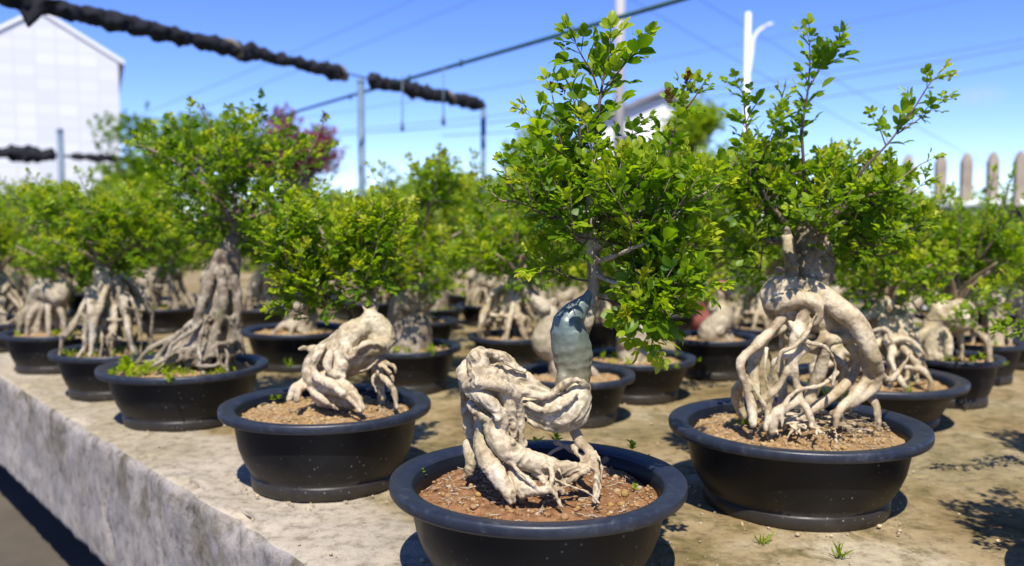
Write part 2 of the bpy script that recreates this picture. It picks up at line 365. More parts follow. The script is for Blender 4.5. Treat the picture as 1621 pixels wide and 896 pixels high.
# bench: long cast concrete slab; edge line through two image points
E0 = on(0, 598, BZ); E1 = on(440, 871, BZ)
ed = (E1 - E0); ed[2] = 0; ed /= np.linalg.norm(ed)      # runs towards the camera right
en = np.array([-ed[1], ed[0], 0.0]);                       # inwards
if en[1] < 0: en = -en
def build_bench():
    L0, L1, WID, TH = -9.0, 2.9, 3.4, .23
    s = np.concatenate([np.linspace(L0, -2.2, 60, endpoint=False), np.linspace(-2.2, 1.6, 420, endpoint=False), np.linspace(1.6, L1, 20)])
    prof = [(WID, -TH, 2), (2.0, -TH, 2), (.5, -TH, 2), (.02, -TH, 2)]
    prof += [(0, z, 1) for z in np.linspace(-TH + .005, -.012, 26)]
    prof += [(.002, -.006, 1), (.006, -.002, 0), (.012, 0, 0)]
    prof += [(x, 0, 0) for x in np.concatenate([np.linspace(.02, .16, 14), np.linspace(.18, 2.2, 80), np.linspace(2.3, WID, 12)])]
    V = []; F = []; MI = []
    n = len(prof)
    for i, si in enumerate(s):
        for j, (x, z, m) in enumerate(prof):
            px, pz = x, z
            q = Vector((si * 6, x * 6, z * 6))
            if m < 2:
                nn = noise.fractal(q * 3, 1, 2, 5)
                if x <= .03:   # ragged arris: chips bite into the edge
                    chip = max(0, noise.fractal(Vector((si * 11, 3.1, z * 9)), 1, 2, 4) - .05)
                    k = max(0, 1 - abs(z) / .035)
                    px += chip * .030 * k; pz -= chip * .018 * k if x > 0 else 0
                    px += nn * .0035
                    if z < -.012 and si > -.62:      # rough patch, aggregate showing
                        px += .004 * noise.fractal(q * 9, 1, 2, 3) * max(0, 1 + z / .16)
                    # casting joint
                    px += .010 * math.exp(-((si + .66 + .02 * math.sin(z * 40)) / .006) ** 2)
                pz += nn * .0022 if x > .03 else 0
                if x > .05: pz += .004 * noise.noise(Vector((si * 2.2, x * 2.2, 0))) - .001
            P = E1 + ed * si + en * px; V.append((P[0] , P[1], pz))
    for i in range(len(s) - 1):
        for j in range(n - 1):
            a = i * n + j; F.append((a, a + n, a + n + 1, a + 1)); MI.append(0 if prof[j][2] == 0 and prof[j + 1][2] == 0 else 1)
    F.append(tuple(range(n))); MI.append(1); F.append(tuple((len(s) - 1) * n + j for j in range(n))[::-1]); MI.append(1)
    o = obj('concrete_bench', V, F, [M['conc_top'], M['conc_side']]); o.location = (0, 0, BZ)
    o.data.polygons.foreach_set('material_index', MI)
    tag(o, 'long cast concrete bench with a chipped stained edge, carrying the rows of pots', 'bench')
    for k, si in enumerate((-8, -5.6, -3.2, 1.4)):
        for u0 in (.75, 1.9, 3.0):
            m = MB(); c = E1 + ed * si + en * u0
            V2 = []
            for a, bb in ((-.12, -.2), (.12, -.2), (.12, .2), (-.12, .2)):
                p = c + ed * a + en * bb; V2.append((p[0], p[1], -BZ - .01))
            V2 += [(x, y, -TH - .001) for x, y, _ in V2]
            m.add(V2, [(0, 3, 2, 1), (4, 5, 6, 7), (0, 1, 5, 4), (1, 2, 6, 5), (2, 3, 7, 6), (3, 0, 4, 7)])
            m.build('pier', M['polec'], o, False)
    return o
bench = build_bench()

# ------------------------------------------------------------------ leaves
def leaf_template(rows):
    prof = {3: [(.22, .33), (.52, .50), (.82, .36)], 2: [(.33, .42), (.74, .43)]}[rows]
    V = [(0, 0, 0)]
    for t, wd in prof:
        z = -.10 * t * t
        V += [(t, -wd, z + .16 * wd), (t, 0, z), (t, wd, z + .16 * wd)]
    V.append((1, 0, -.14)); k = len(V) - 1
    F = [(0, 2, 1), (0, 3, 2)]
    for r in range(rows - 1):
        a = 1 + 3 * r; F += [(a, a + 1, a + 4, a + 3), (a + 1, a + 2, a + 5, a + 4)]
    a = 1 + 3 * (rows - 1); F += [(a, a + 1, k), (a + 1, a + 2, k)]
    return np.array(V, float), F
def nz(v): return v / (np.linalg.norm(v, axis=-1, keepdims=True) + 1e-12)
class Leaves:
    def __init__(s, rng): s.rng = rng; s.P = []; s.D = []; s.U = []; s.L = []; s.T = []; s.Wd = []
    def leaflet(s, p, d, u, L, tint, wd=.64):
        s.P.append(p); s.D.append(d); s.U.append(u); s.L.append(L); s.T.append((tint, s.rng.random())); s.Wd.append(wd)
    def compound(s, p, d, up, L, tint, pairs=2):
        r = s.rng; d = d / (np.linalg.norm(d) + 1e-9)
        u = up - d * np.dot(up, d); u = u / (np.linalg.norm(u) + 1e-9); sd = np.cross(d, u)
        ll = L * r.uniform(.42, .55); tint = min(tint, .86)
        s.leaflet(p, d + u * .02, u, L * .86, tint * .8, .055)
        for k in range(pairs):
            t = L * (.35 + .42 * k / max(1, pairs - 1) if pairs > 1 else .5); q = p + d * t - u * (t * t / L * .12)
            for sg in (-1, 1):
                a = R_(r.uniform(42, 66)); dd = d * math.cos(a) + sd * sg * math.sin(a) + u * r.uniform(-.1, .3)
                dd /= np.linalg.norm(dd)
                uu = u + r.normal(0, .28, 3); s.leaflet(q, dd, uu, ll * r.uniform(.75, 1.05) * (.82 + .18 * k), tint + r.normal(0, .04))
        uu = u + r.normal(0, .2, 3); s.leaflet(p + d * L * .82, d + u * r.uniform(-.1, .2), uu, ll * 1.12, tint + r.normal(0, .04))
    def build(s, name, parent, material, rows=2):
        T, F = leaf_template(rows); n = len(s.P)
        P = np.array(s.P); D = nz(np.array(s.D)); U = np.array(s.U); L = np.array(s.L)[:, None]; Wd = np.array(s.Wd)[:, None]
        U = nz(U - D * (D * U).sum(1)[:, None]); Sd = np.cross(D, U)
        cur = s.rng.uniform(.4, 1.9, n)[:, None]
        V = P[:, None] + T[None, :, 0:1] * (D * L)[:, None] + T[None, :, 1:2] * (Sd * L * Wd * 1.0)[:, None] + T[None, :, 2:3] * (U * L * cur)[:, None]
        k = len(T); V = V.reshape(-1, 3); FF = []
        me = bpy.data.meshes.new(name); me.vertices.add(len(V)); me.vertices.foreach_set('co', V.ravel())
        fl = np.concatenate([np.array(f) for f in F]); ln = np.array([len(f) for f in F])
        allf = (fl[None] + (np.arange(n) * k)[:, None]).ravel(); alln = np.tile(ln, n)
        me.loops.add(len(allf)); me.loops.foreach_set('vertex_index', allf.astype(np.int32))
        st = np.concatenate([[0], np.cumsum(alln)[:-1]])
        me.polygons.add(len(alln)); me.polygons.foreach_set('loop_start', st.astype(np.int32))
        me.polygons.foreach_set('use_smooth', np.ones(len(alln), bool))
        me.update(calc_edges=True); me.validate()
        ca = me.color_attributes.new('tint', 'FLOAT_COLOR', 'POINT')
        tt = np.clip(np.array(s.T), 0, 1); c = np.zeros((n, k, 4)); c[:, :, 0] = tt[:, 0:1]; c[:, :, 1] = tt[:, 1:2]; c[:, :, 3] = 1
        ca.data.foreach_set('color', c.ravel())
        return link(name, me, parent, material)

class Tree:
    """collects skeleton, twigs and leaves in world space, local origin subtracted on build"""
    def __init__(s, origin, seed):
        s.avoid = []; s.o = np.array(origin, float); s.rng = np.random.default_rng(seed)
        s.sk = []; s.tw = MB(); s.tint = []; s.L = Leaves(s.rng); s.trunk = MB()
    def twig(s, P, r0, r1, wood, seg=5, n=2, reg=True):
        P = np.array(P); rr = np.linspace(r0, r1, len(P)); V, F = tube(P, rr, seg, n); s.tw.add(V, F); s.tint += [wood] * len(V)
        if reg:
            for p in catmull(P, 4): s.sk.append(p)
    def leafy(s, path, i0, L, young, step=.011, tipn=3, lat=1.0, pairs=None):
        """opposite compound leaves along the last part of the path"""
        r = s.rng; C = catmull(path, 6); seg = np.linalg.norm(np.diff(C, axis=0), axis=1); cum = np.concatenate([[0], np.cumsum(seg)])
        tot = cum[-1]; st = tot * i0; k = 0; ph = r.uniform(0, 3.14)
        x = st
        while x < tot:
            j = min(np.searchsorted(cum, x), len(C) - 1); p = C[j]; T = nz(C[j] - C[max(j - 1, 0)]) if j else nz(C[1] - C[0])
            ref = np.array([0, 0, 1.]) if abs(T[2]) < .9 else np.array([1., 0, 0]); a = nz(np.cross(T, ref)); b = np.cross(T, a)
            fr = x / tot
            for sg in (0, math.pi):
                if r.random() < .08: continue
                if s.avoid:
                    fx = W0 / 2 + FPX * p[0] / (p[1] * cP - (p[2] - CAMZ) * sP); fy = H0 / 2 - FPX * ((p[2] - CAMZ) * cP + p[1] * sP) / (p[1] * cP - (p[2] - CAMZ) * sP)
                    if any(x0 < fx < x1 and y0 < fy < y1 for x0, y0, x1, y1 in s.avoid): continue
                ang = ph + sg + r.normal(0, .25); o = a * math.cos(ang) + b * math.sin(ang)
                d = nz(o * lat + T * r.uniform(.45, .95) + np.array([0, 0, r.uniform(-.15, .30)]))
                sz = L * r.uniform(.7, 1.15) * (1.08 - .45 * max(0, fr - .55) / .45)
                up = nz(np.array([0, 0, 1.]) * .9 + T * .6 + r.normal(0, .3, 3))
                s.L.compound(p, d, up, sz, young * (.35 + .65 * fr) + r.normal(0, .09), pairs or int(r.choice([1, 2, 2, 3])))
            ph += math.pi / 2 + r.normal(0, .2); x += step * r.uniform(.75, 1.3); k += 1
        T = nz(C[-1] - C[-2])
        for q in range(tipn):
            s.L.compound(C[-1], nz(T + r.normal(0, .30, 3)), nz(np.array([0, 0, 1.]) + r.normal(0, .5, 3)), L * .75, min(.9, young + .2), 2)
    def bud(s, p, T, size, n=26):
        r = s.rng; T = nz(T)
        for k in range(n):
            o = nz(r.normal(0, 1, 3)); o = nz(o - T * np.dot(o, T)); h = k / n
            s.L.leaflet(p + T * size * h * 1.8 + o * size * .22 * (1 - h), nz(o * (1 - .6 * h) + T * .7), T + r.normal(0, .3, 3), size * .62, 1.0, .75)
    def crown(s, blobs, n, L=.021, young=.45, tw=(.05, .105), wood=.3, up=.75, shell=.45, step=.011, droop=0.0):
        """blobs: list of (centre, radii, weight)"""
        r = s.rng; wgt = np.array([b[2] for b in blobs], float); wgt /= wgt.sum(); root = s.sk[0]
        pts = []
        for i in range(n):
            c, rad, _ = blobs[r.choice(len(blobs), p=wgt)]
            v = nz(r.normal(0, 1, 3)); rr = r.random() ** shell
            pts.append(np.array(c) + v * rr * np.array(rad))
        pts.sort(key=lambda p: np.linalg.norm(p - root))
        sk = list(s.sk)
        A = np.zeros((len(sk) + n * 5, 3)); m = len(sk); A[:m] = sk
        for p in pts:
            d2 = ((A[:m] - p) ** 2).sum(1) + np.maximum(0, A[:m, 2] - p[2] + .005) ** 2 * 2.0
            q = A[int(d2.argmin())]; d = np.linalg.norm(p - q)
            if d < .012: continue
            mid = (p + q) / 2 + r.normal(0, .10 * d, 3) + np.array([0, 0, -.08 * d])
            P = [q, mid, p]
            s.twig(P, .0009 + .010 * min(d, .15), .0007, wood * r.uniform(.2, 1), 4, 2, False)
            for z in catmull(P, 2)[1:]:
                if m < len(A): A[m] = z; m += 1
            out = nz(p - q + np.array([0, 0, .25 * d])); 
            L2 = r.uniform(*tw); start = p - nz(p - mid) * min(d * .5, .02)
            tip = p + nz(out * .8 + r.normal(0, .25, 3) + np.array([0, 0, up - droop * 3])) * L2 * .62
            s.twig([start, p, tip], .0009, .0005, wood * .4, 4, 2, False)
            s.leafy([start, p, tip], .05, L, np.clip(young + r.normal(0, .16), .05, .85), step, lat=.85)
    def finish(s, parent, rows=2, leafmat=None):
        if s.tw.V:
            o = obj('branches', np.array(s.tw.V) - s.o, s.tw.F, M['twig'], parent)
            ca = o.data.color_attributes.new('tint', 'FLOAT_COLOR', 'POINT'); c = np.ones((len(s.tint), 4)); c[:, 0] = s.tint
            ca.data.foreach_set('color', c.ravel())
        if s.L.P:
            s.L.P = [p - s.o for p in s.L.P]; s.L.build('foliage', parent, leafmat or M['leaf'], rows)

# ------------------------------------------------------------------ organic wood by voxel union
def organic(name, mb, origin, parent, material, voxel=.002, amp=.0015, freq=60, ridge=.0, smooth=1, fold=0.0):
    me = mesh('tmp', np.array(mb.V) - origin, mb.F); o = bpy.data.objects.new('tmp', me); COL.objects.link(o)
    md = o.modifiers.new('r', 'REMESH'); md.mode = 'VOXEL'; md.voxel_size = voxel; md.use_smooth_shade = True
    if smooth:
        sm = o.modifiers.new('s', 'SMOOTH'); sm.iterations = smooth * 2; sm.factor = .5
    dg = bpy.context.evaluated_depsgraph_get(); ev = o.evaluated_get(dg); me2 = bpy.data.meshes.new_from_object(ev)
    bpy.data.objects.remove(o); bpy.data.meshes.remove(me)
    n = len(me2.vertices); co = np.zeros(n * 3); me2.vertices.foreach_get('co', co); co = co.reshape(-1, 3)
    no = np.zeros(n * 3); me2.vertices.foreach_get('normal', no); no = no.reshape(-1, 3)
    h = np.zeros(n)
    for i in range(n):
        v = Vector(co[i]); q = v * freq
        a = noise.fractal(q, 1, 2, 3) * amp
        if ridge:
            wv = Vector((noise.noise(q * .45), noise.noise(q * .45 + Vector((7, 3, 1))), noise.noise(q * .45 + Vector((2, 9, 4)))))
            a += ridge * (abs(noise.noise(q * .6 + wv * 1.9)) * -2 + .45)
        if fold: a += fold * (noise.fractal(v * 17, 1, 2, 2))
        h[i] = a
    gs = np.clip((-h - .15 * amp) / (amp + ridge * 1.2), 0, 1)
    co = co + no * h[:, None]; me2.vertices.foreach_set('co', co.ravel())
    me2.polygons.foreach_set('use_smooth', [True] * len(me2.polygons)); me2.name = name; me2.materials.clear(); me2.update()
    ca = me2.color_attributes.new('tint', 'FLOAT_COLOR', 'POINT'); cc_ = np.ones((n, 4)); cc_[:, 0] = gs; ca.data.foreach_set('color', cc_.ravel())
    return link(name, me2, parent, material)

# ------------------------------------------------------------------ pot with soil
def pot_mesh(parent, R, H, soilmat, seed, soil_drop=.014, pebbles=260, seg=72, tilt=0):
    rng = np.random.default_rng(seed)
    def lathe(prof, name, material, par, wob=.0):
        V = []; F = []; n = len(prof)
        for i in range(seg):
            a = 2 * math.pi * i / seg; k = 1 + wob * math.sin(2 * a + seed) + wob * .5 * math.sin(3 * a + seed * 2)
            for (r, z) in prof: V.append((r * k * math.cos(a), r * k * math.sin(a), z))
        for i in range(seg):
            for j in range(n - 1):
                a = i * n + j; b = ((i + 1) % seg) * n + j; F.append((a, b, b + 1, a + 1))
        return V, F
    # body: foot ring, ledge, bowed wall, inner wall
    b = [(0, .004), (.66*R, .004), (.675*R, 0), (.70*R, .0), (.715*R, .004), (.715*R, .016), (.705*R, .0185), (.70*R, .019), (.740*R, .028), (.785*R, .042), (.822*R, .058), (.848*R, H*.72), (.862*R, H*.86), (.870*R, H-.011),
         (.868*R, H-.004), (.838*R, H-.004), (.825*R, H*.86), (.79*R, H*.66), (.73*R, .04)]
    V, F = lathe(b, 'pot', None, None, .004)
    po = obj('pot', V, F, M['pot'], parent)
    t = .0085 if R > .1 else .007
    rm = [(.872*R, H-.0115), (.962*R, H-.0115), (.988*R, H-.0112), (.997*R, H-.009), (R, H-.006), (R, H-.0015), (.994*R, H+.0008), (.980*R, H+.0016), (.93*R, H+.0010), (.895*R, H+.0002), (.865*R, H-.0010), (.848*R, H-.003), (.842*R, H-.006), (.838*R, H-.012)]
    V, F = lathe(rm, 'rim', None, None, .004)
    ri = obj('rim', V, F, M['rim'], po)
    # soil
    sr = .815 * R; zs = H - soil_drop; m = MB(); tint = []
    rings = 34; sg = 90; V = [(0, 0, zs + .006)]; F = []
    for j in range(1, rings + 1):
        rr = sr * j / rings
        for i in range(sg):
            a = 2 * math.pi * i / sg; x, y = rr * math.cos(a), rr * math.sin(a)
            q = Vector((x * 30 + seed, y * 30, seed)); h = noise.fractal(q, 1, 2, 5) * .0055 + .008 * (1 - (rr / sr) ** 2) + abs(noise.noise(q * 5)) * .003
            if j == rings: h -= .004
            V.append((x, y, zs + h))
    for i in range(sg): F.append((0, 1 + i, 1 + (i + 1) % sg))
    for j in range(rings - 1):
        for i in range(sg):
            a = 1 + j * sg + i; c = 1 + j * sg + (i + 1) % sg; F.append((a, a + sg, c + sg, c))
    m.add(V, F); tint += [(0, 0)] * len(V)
    for k in range(pebbles):
        a = rng.uniform(0, 6.283); rr = sr * math.sqrt(rng.random()) * .97; s = rng.choice([.0011, .0017, .0025, .0038], p=[.4, .33, .2, .07]) * rng.uniform(.8, 1.2)
        x, y = rr * math.cos(a), rr * math.sin(a)
        q = Vector((x * 30 + seed, y * 30, seed)); h = noise.fractal(q, 1, 2, 5) * .0055 + .008 * (1 - (rr / sr) ** 2) + abs(noise.noise(q * 5)) * .003
        V2, F2 = blob((x, y, zs + h + s * .35), np.array([1, rng.uniform(.7, 1.2), rng.uniform(.6, .9)]) * s, 7, 5)
        V2 = [np.array(v) + rng.normal(0, s * .08, 3) for v in V2]
        m.add(V2, F2); tint += [(1, rng.random())] * len(V2)
    for k in range(pebbles // 5):
        a = rng.uniform(0, 6.283); rr = sr * math.sqrt(rng.random()) * .92; x, y = rr * math.cos(a), rr * math.sin(a)
        q = Vector((x * 30 + seed, y * 30, seed)); h = noise.fractal(q, 1, 2, 5) * .0055 + .008 * (1 - (rr / sr) ** 2) + .004
        b2 = rng.uniform(0, 6.28); ln = rng.uniform(.004, .016); dv = np.array([math.cos(b2), math.sin(b2), rng.normal(0, .15)]) * ln
        c_ = np.array([x, y, zs + h]); V2, F2 = tube([c_ - dv / 2, c_ + rng.normal(0, .001, 3), c_ + dv / 2], [.0004, .0006, .0003], 4, 1)
        m.add(V2, F2); tint += [(1, 1.0)] * len(V2)
    so = m.build('soil', soilmat, parent); ca = so.data.color_attributes.new('tint', 'FLOAT_COLOR', 'POINT')
    c = np.ones((len(tint), 4)); c[:, :2] = tint; ca.data.foreach_set('color', c.ravel())
    return po
def weeds(parent, spots, seed, name='weed', blades=False):
    rng = np.random.default_rng(seed); L = Leaves(rng); o = None
    for (x, y, z, s) in spots:
        p = np.array([x, y, z])
        if name != 'moss': L = Leaves(rng)
        if blades or (name == 'moss' and rng.random() < .4):
            for k in range(12):
                d = nz(np.array([rng.normal(0, .5), rng.normal(0, .5), 1.0])); L.leaflet(p + rng.normal(0, .002, 3) * [1, 1, 0], d, nz(rng.normal(0, 1, 3)), s * rng.uniform(.6, 1.3), .55 + rng.normal(0, .1), .10)
        else:
            for k in range(11):
                a = k * 2.4 + rng.normal(0, .3); d = nz(np.array([math.cos(a), math.sin(a), .5 + .10 * k])); L.leaflet(p + [0, 0, .5 * s * k / 11], d, np.array([0, 0, 1.]) + d * -.2, s * rng.uniform(.4, .8), .60 + rng.normal(0, .08), .45)
        if name != 'moss': o = L.build(name, parent, M['leaf'], 3)
    if name == 'moss': o = L.build(name, parent, M['leaf'], 3); o['kind'] = 'stuff'
    return o

# pots: rim centre x, rim centre y, half width, front-bottom y (all in photo pixels) -> real place and size on the bench
def fit(cx, ry, a, b):
    Zf = .39 * FPX / (b - YH); Zc = Zf / (1 - .70 * a / FPX); H = .39 - (ry - YH) * Zc / FPX
    H = max(.085, min(.125, H)); Zc = (.39 - H) * FPX / (ry - YH)
    P = on(cx, ry, BZ + H); Rr = a * P[1] / FPX * 1.0
    return np.array([P[0], P[1], BZ]), Rr, H
GRP = 'potted bonsai trees set out in rows on the bench'

def strokes(T, Y0, items, mb, k=1.0):
    """items: list of [(px, py, r_px, dY), ...]"""
    for it in items:
        P = []; rr = []
        for (x, y, r, dy) in it:
            Y = Y0 + dy; P.append(at(x, y, Y)); rr.append(k * r * Y / FPX)
        V, F = tube(P, rr, 14, 5, .05, T.rng); mb.add(V, F)
        for p, r in ((P[0], rr[0]), (P[-1], rr[-1])):
            V, F = blob(p, r * .98, 12, 8); mb.add(V, F)

# ================================================================== TREE 1 (front)
o1, R1, H1 = np.array(on(851, 755, BZ + .11)), 0, .11
o1[2] = BZ; R1 = 238 * o1[1] / FPX
Y1 = o1[1]
root1 = empty('potted_bonsai', o1, 'front bonsai with folded pale trunk and glossy blue-green painted bend, in reddish soil', 'bonsai', GRP)
pot_mesh(root1, R1, H1, M['soil_red'], 3, .019, 900)
T = Tree(o1, 11); T.avoid = [(885, 388, 972, 620), (860, 455, 958, 640)]
mb = MB()
strokes(T, Y1, [
    # head lump and left wrap
    [(757, 585, 19, -.03), (756, 570, 19, -.028), (760, 560, 14, -.02)],
    [(762, 560, 10, -.015), (782, 561, 9, -.01), (800, 566, 8, -.005), (812, 575, 6, 0)],
    [(752, 612, 12, -.04), (738, 600, 12, -.02), (733, 588, 12, -.01), (742, 578, 11, -.005)],
    [(735, 600, 9, .0), (736, 636, 9, .015), (742, 668, 10, .015), (750, 700, 9, .012), (747, 728, 8, .005), (744, 748, 6, 0)],
    # torso block with strands wound round it
    [(772, 600, 26, -.01), (780, 625, 32, -.01), (792, 648, 30, -.015), (802, 675, 24, -.02)],
    [(738, 612, 8, -.035), (760, 606, 10, -.056), (785, 609, 10, -.058), (808, 618, 9, -.048), (818, 636, 10, -.035), (821, 655, 10, -.03), (824, 680, 8, -.03), (828, 702, 7, -.03)],
    [(744, 622, 9, -.035), (764, 628, 11, -.054), (782, 644, 11, -.056), (793, 662, 12, -.054), (800, 680, 9, -.05)],
    [(797, 622, 10, -.045), (806, 645, 11, -.042), (812, 668, 9, -.04), (814, 690, 6, -.04)],
    [(752, 590, 12, -.05), (774, 590, 11, -.05), (796, 598, 10, -.045)],
    [(745, 640, 8, -.03), (756, 655, 9, -.045), (772, 662, 9, -.05), (782, 676, 9, -.05)],
    # front leg sweeping right
    [(778, 668, 15, -.045), (788, 692, 18, -.052), (807, 714, 18, -.055), (840, 730, 17, -.055), (876, 741, 16, -.05), (908, 742, 12, -.045), (932, 736, 7, -.04)],
    # left front leg
    [(762, 668, 11, -.03), (762, 695, 12, -.035), (768, 721, 14, -.05), (785, 748, 14, -.06), (802, 775, 11, -.068), (810, 792, 8, -.07)],
    # arm crossing to the right, above the hanging mass
    [(782, 572, 17, 0), (803, 587, 19, 0), (826, 605, 20, -.002), (850, 622, 19, -.005), (868, 634, 17, -.01)],
    [(800, 612, 8, -.045), (832, 621, 7, -.035), (862, 627, 7, -.032), (884, 614, 7, -.03), (902, 602, 6, -.03), (920, 604, 6, -.028), (932, 612, 5, -.02)],
    [(820, 640, 20, -.008), (854, 650, 27, -.014), (886, 652, 31, -.018), (908, 640, 28, -.018), (917, 620, 20, -.012), (912, 600, 16, 0)],
    [(838, 668, 6, -.025), (864, 676, 7, -.026), (895, 677, 8, -.024), (920, 666, 7, -.022), (932, 642, 5, -.018), (930, 615, 5, -.012)],
    [(836, 640, 6, -.032), (862, 650, 6, -.038), (890, 642, 6, -.042), (912, 624, 5, -.036)],
    [(770, 556, 5, -.03), (790, 566, 5, -.02), (806, 578, 4, -.018), (830, 588, 4, -.016)],
    # right leg and its thin roots
    [(906, 672, 8, 0), (918, 698, 8, -.015), (936, 720, 8, -.035), (945, 750, 7, -.05), (942, 792, 4, -.06)],
    [(908, 706, 5, -.01), (914, 720, 5, -.03), (932, 732, 6, -.04)],
    [(942, 714, 2.5, -.035), (952, 738, 2.5, -.055), (950, 772, 2, -.062), (942, 796, 2, -.066)],
    [(938, 738, 6, -.045), (914, 754, 6, -.06), (892, 764, 7, -.064), (870, 768, 6, -.064), (858, 776, 5, -.068)],
    # low root tangle
    [(806, 735, 8, -.045), (820, 760, 14, -.058), (828, 780, 10, -.07)],
    [(826, 772, 9, -.07), (850, 778, 8, -.076), (878, 774, 7, -.074), (900, 782, 4, -.075)],
    [(846, 748, 5, -.05), (862, 762, 6, -.064), (878, 780, 5, -.08), (888, 800, 4, -.085)],
    [(796, 718, 4, -.055), (818, 742, 3.5, -.068), (842, 764, 3.5, -.078), (856, 778, 3, -.08)],
    [(868, 752, 3.5, -.06), (898, 768, 3, -.075), (928, 778, 2.5, -.08), (948, 796, 2, -.082)],
    [(872, 742, 4, -.065), (875, 756, 4, -.072), (870, 776, 4, -.078)], [(885, 742, 3, -.06), (893, 760, 3, -.07), (905, 775, 2, -.075)],
    [(742, 704, 8, .005), (746, 728, 9, 0), (742, 748, 6, 0)],
    [(880, 700, 4, .03), (900, 712, 3, .03), (925, 722, 3, .03)], [(852, 735, 3, .04), (880, 712, 3, .05), (905, 705, 3, .05)],
], mb)
for (x, y, r, d) in ((789, 663, 7, -.062), (752, 566, 12, -.035), (812, 700, 5, -.062), (864, 738, 5, -.064), (884, 640, 10, -.02)):
    V, F = blob(at(x, y, Y1 + d), r * Y1 / FPX, 10, 7); mb.add(V, F)
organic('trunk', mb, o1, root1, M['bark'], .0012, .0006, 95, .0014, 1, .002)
# painted bend
mb = MB()
strokes(T, Y1, [[(911, 608, 26, 0), (909, 592, 30, 0), (906, 568, 32, 0), (901, 543, 31, 0), (899, 521, 27, 0), (905, 502, 21, 0), (917, 486, 16, 0), (930, 472, 12, 0), (938, 456, 10, 0), (940, 440, 9.5, 0)],
                [(888, 612, 14, -.012), (892, 600, 14, -.012), (896, 588, 14, -.008)]], mb)
organic('painted_bend', mb, o1, root1, M['sealant'], .0018, .0010, 60, .0004, 2, .005)
mb = MB()
strokes(T, Y1, [[(938, 462, 8, 0), (941, 440, 10.5, 0), (938, 400, 11, 0), (936, 375, 12, 0), (934, 335, 9, 0), (937, 295, 7, 0), (941, 250, 5.5, 0)],
                [(924, 530, 9, .006), (931, 510, 9, .0), (936, 490, 8, 0), (940, 465, 8, 0)],
                [(940, 400, 7, 0), (975, 365, 7, -.02), (1010, 335, 7, -.035), (1040, 305, 6, -.04), (1050, 300, 5, -.04)],
                [(936, 390, 6, 0), (900, 360, 6, .01), (868, 335, 5, .02), (830, 322, 3, .03)],
                [(938, 370, 6, 0), (960, 330, 5, .04), (985, 280, 3, .06)],
                [(936, 395, 6, 0), (925, 350, 5, .05), (900, 300, 3, .08)],
                [(940, 430, 5, 0), (965, 445, 4, -.03), (1000, 450, 3, -.05), (1030, 440, 2.5, -.06)],
                [(940, 415, 5, 0), (975, 405, 4, -.05), (1020, 385, 3, -.08)]], mb)
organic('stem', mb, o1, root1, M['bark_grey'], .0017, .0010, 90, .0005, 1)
def PP(l, Y): return [at(x, y, Y + d) for (x, y, d) in l]
for l in ([(936, 470, 0), (940, 420, 0), (937, 370, 0), (934, 330, 0), (937, 290, 0), (941, 250, 0)],
          [(940, 400, 0), (975, 365, -.02), (1010, 335, -.035), (1048, 300, -.04)],
          [(900, 360, .01), (868, 335, .02), (830, 322, .03)], [(960, 330, .04), (985, 280, .06)], [(925, 350, .05), (900, 300, .08)],
          [(965, 445, -.03), (1000, 450, -.05), (1030, 440, -.06)], [(975, 405, -.05), (1020, 385, -.08)]):
    for p in catmull(PP(l, Y1), 4): T.sk.append(p)
def shoot(T, l, Y, r0=.0016, i0=.2, L=.024, young=.35, wood=0.0, step=.013, lat=1.0, pairs=None, r1=.0006):
    P = PP(l, Y); T.twig(P, r0, r1, wood, 6, 4); T.leafy(P, i0, L, young, step, 3, lat, pairs)
shoot(T, [(941, 255, 0), (944, 215, -.005), (948, 170, -.005), (955, 125, 0), (963, 88, 0), (966, 72, 0)], Y1, .0026, .25, .036, .5, step=.0155, lat=.75)
shoot(T, [(949, 150, -.003), (937, 115, -.01), (922, 90, -.012), (912, 70, -.012)], Y1, .0012, .3, .033, .3, pairs=2, step=.014, lat=.7)
shoot(T, [(950, 152, -.003), (970, 125, .01), (990, 100, .012), (1006, 75, .012)], Y1, .0012, .3, .033, .3, pairs=2, step=.014, lat=.7)
shoot(T, [(920, 292, 0), (900, 255, -.01), (885, 215, -.015), (879, 175, -.015), (874, 150, -.015)], Y1, .0016, .35, .030, .45, step=.015, lat=.8)
shoot(T, [(905, 262, -.01), (918, 225, -.02), (915, 180, -.02), (905, 150, -.02)], Y1, .0012, .3, .030, .4, step=.015, lat=.8)
shoot(T, [(898, 250, -.01), (872, 230, -.03), (858, 205, -.03), (840, 185, -.03)], Y1, .0012, .2, .028, .55, step=.014, lat=.8)
shoot(T, [(1048, 300, -.04), (1056, 262, -.04), (1062, 225, -.04), (1072, 190, -.04), (1086, 150, -.04)], Y1, .0022, .2, .028, .5, step=.012, lat=.8)
shoot(T, [(1072, 185, -.04), (1092, 165, -.045), (1112, 135, -.045)], Y1, .0012, .2, .016, .45)
T.bud(at(1087, 143, Y1 - .04), np.array([0.1, 0, 1.]), .009); T.bud(at(1062, 165, Y1 - .04), np.array([-.2, 0, 1.]), .008)
T.bud(at(966, 70, Y1), np.array([0, 0, 1.]), .005, 9); T.bud(at(893, 150, Y1 - .015), np.array([-.4, 0, 1.]), .006)
T.bud(at(873, 145, Y1 - .015), np.array([0, 0, 1.]), .005, 14)
shoot(T, [(870, 335, .02), (820, 320, .0), (795, 318, -.01), (778, 305, -.01)], Y1, .0022, .15, .019, .5, wood=.6)
shoot(T, [(820, 320, .0), (805, 285, -.01), (798, 265, -.01)], Y1, .0014, .2, .018, .55, wood=.4)
shoot(T, [(1010, 335, -.035), (1060, 328, -.05), (1105, 312, -.055), (1140, 290, -.055)], Y1, .0022, .3, .020, .5, wood=.8)
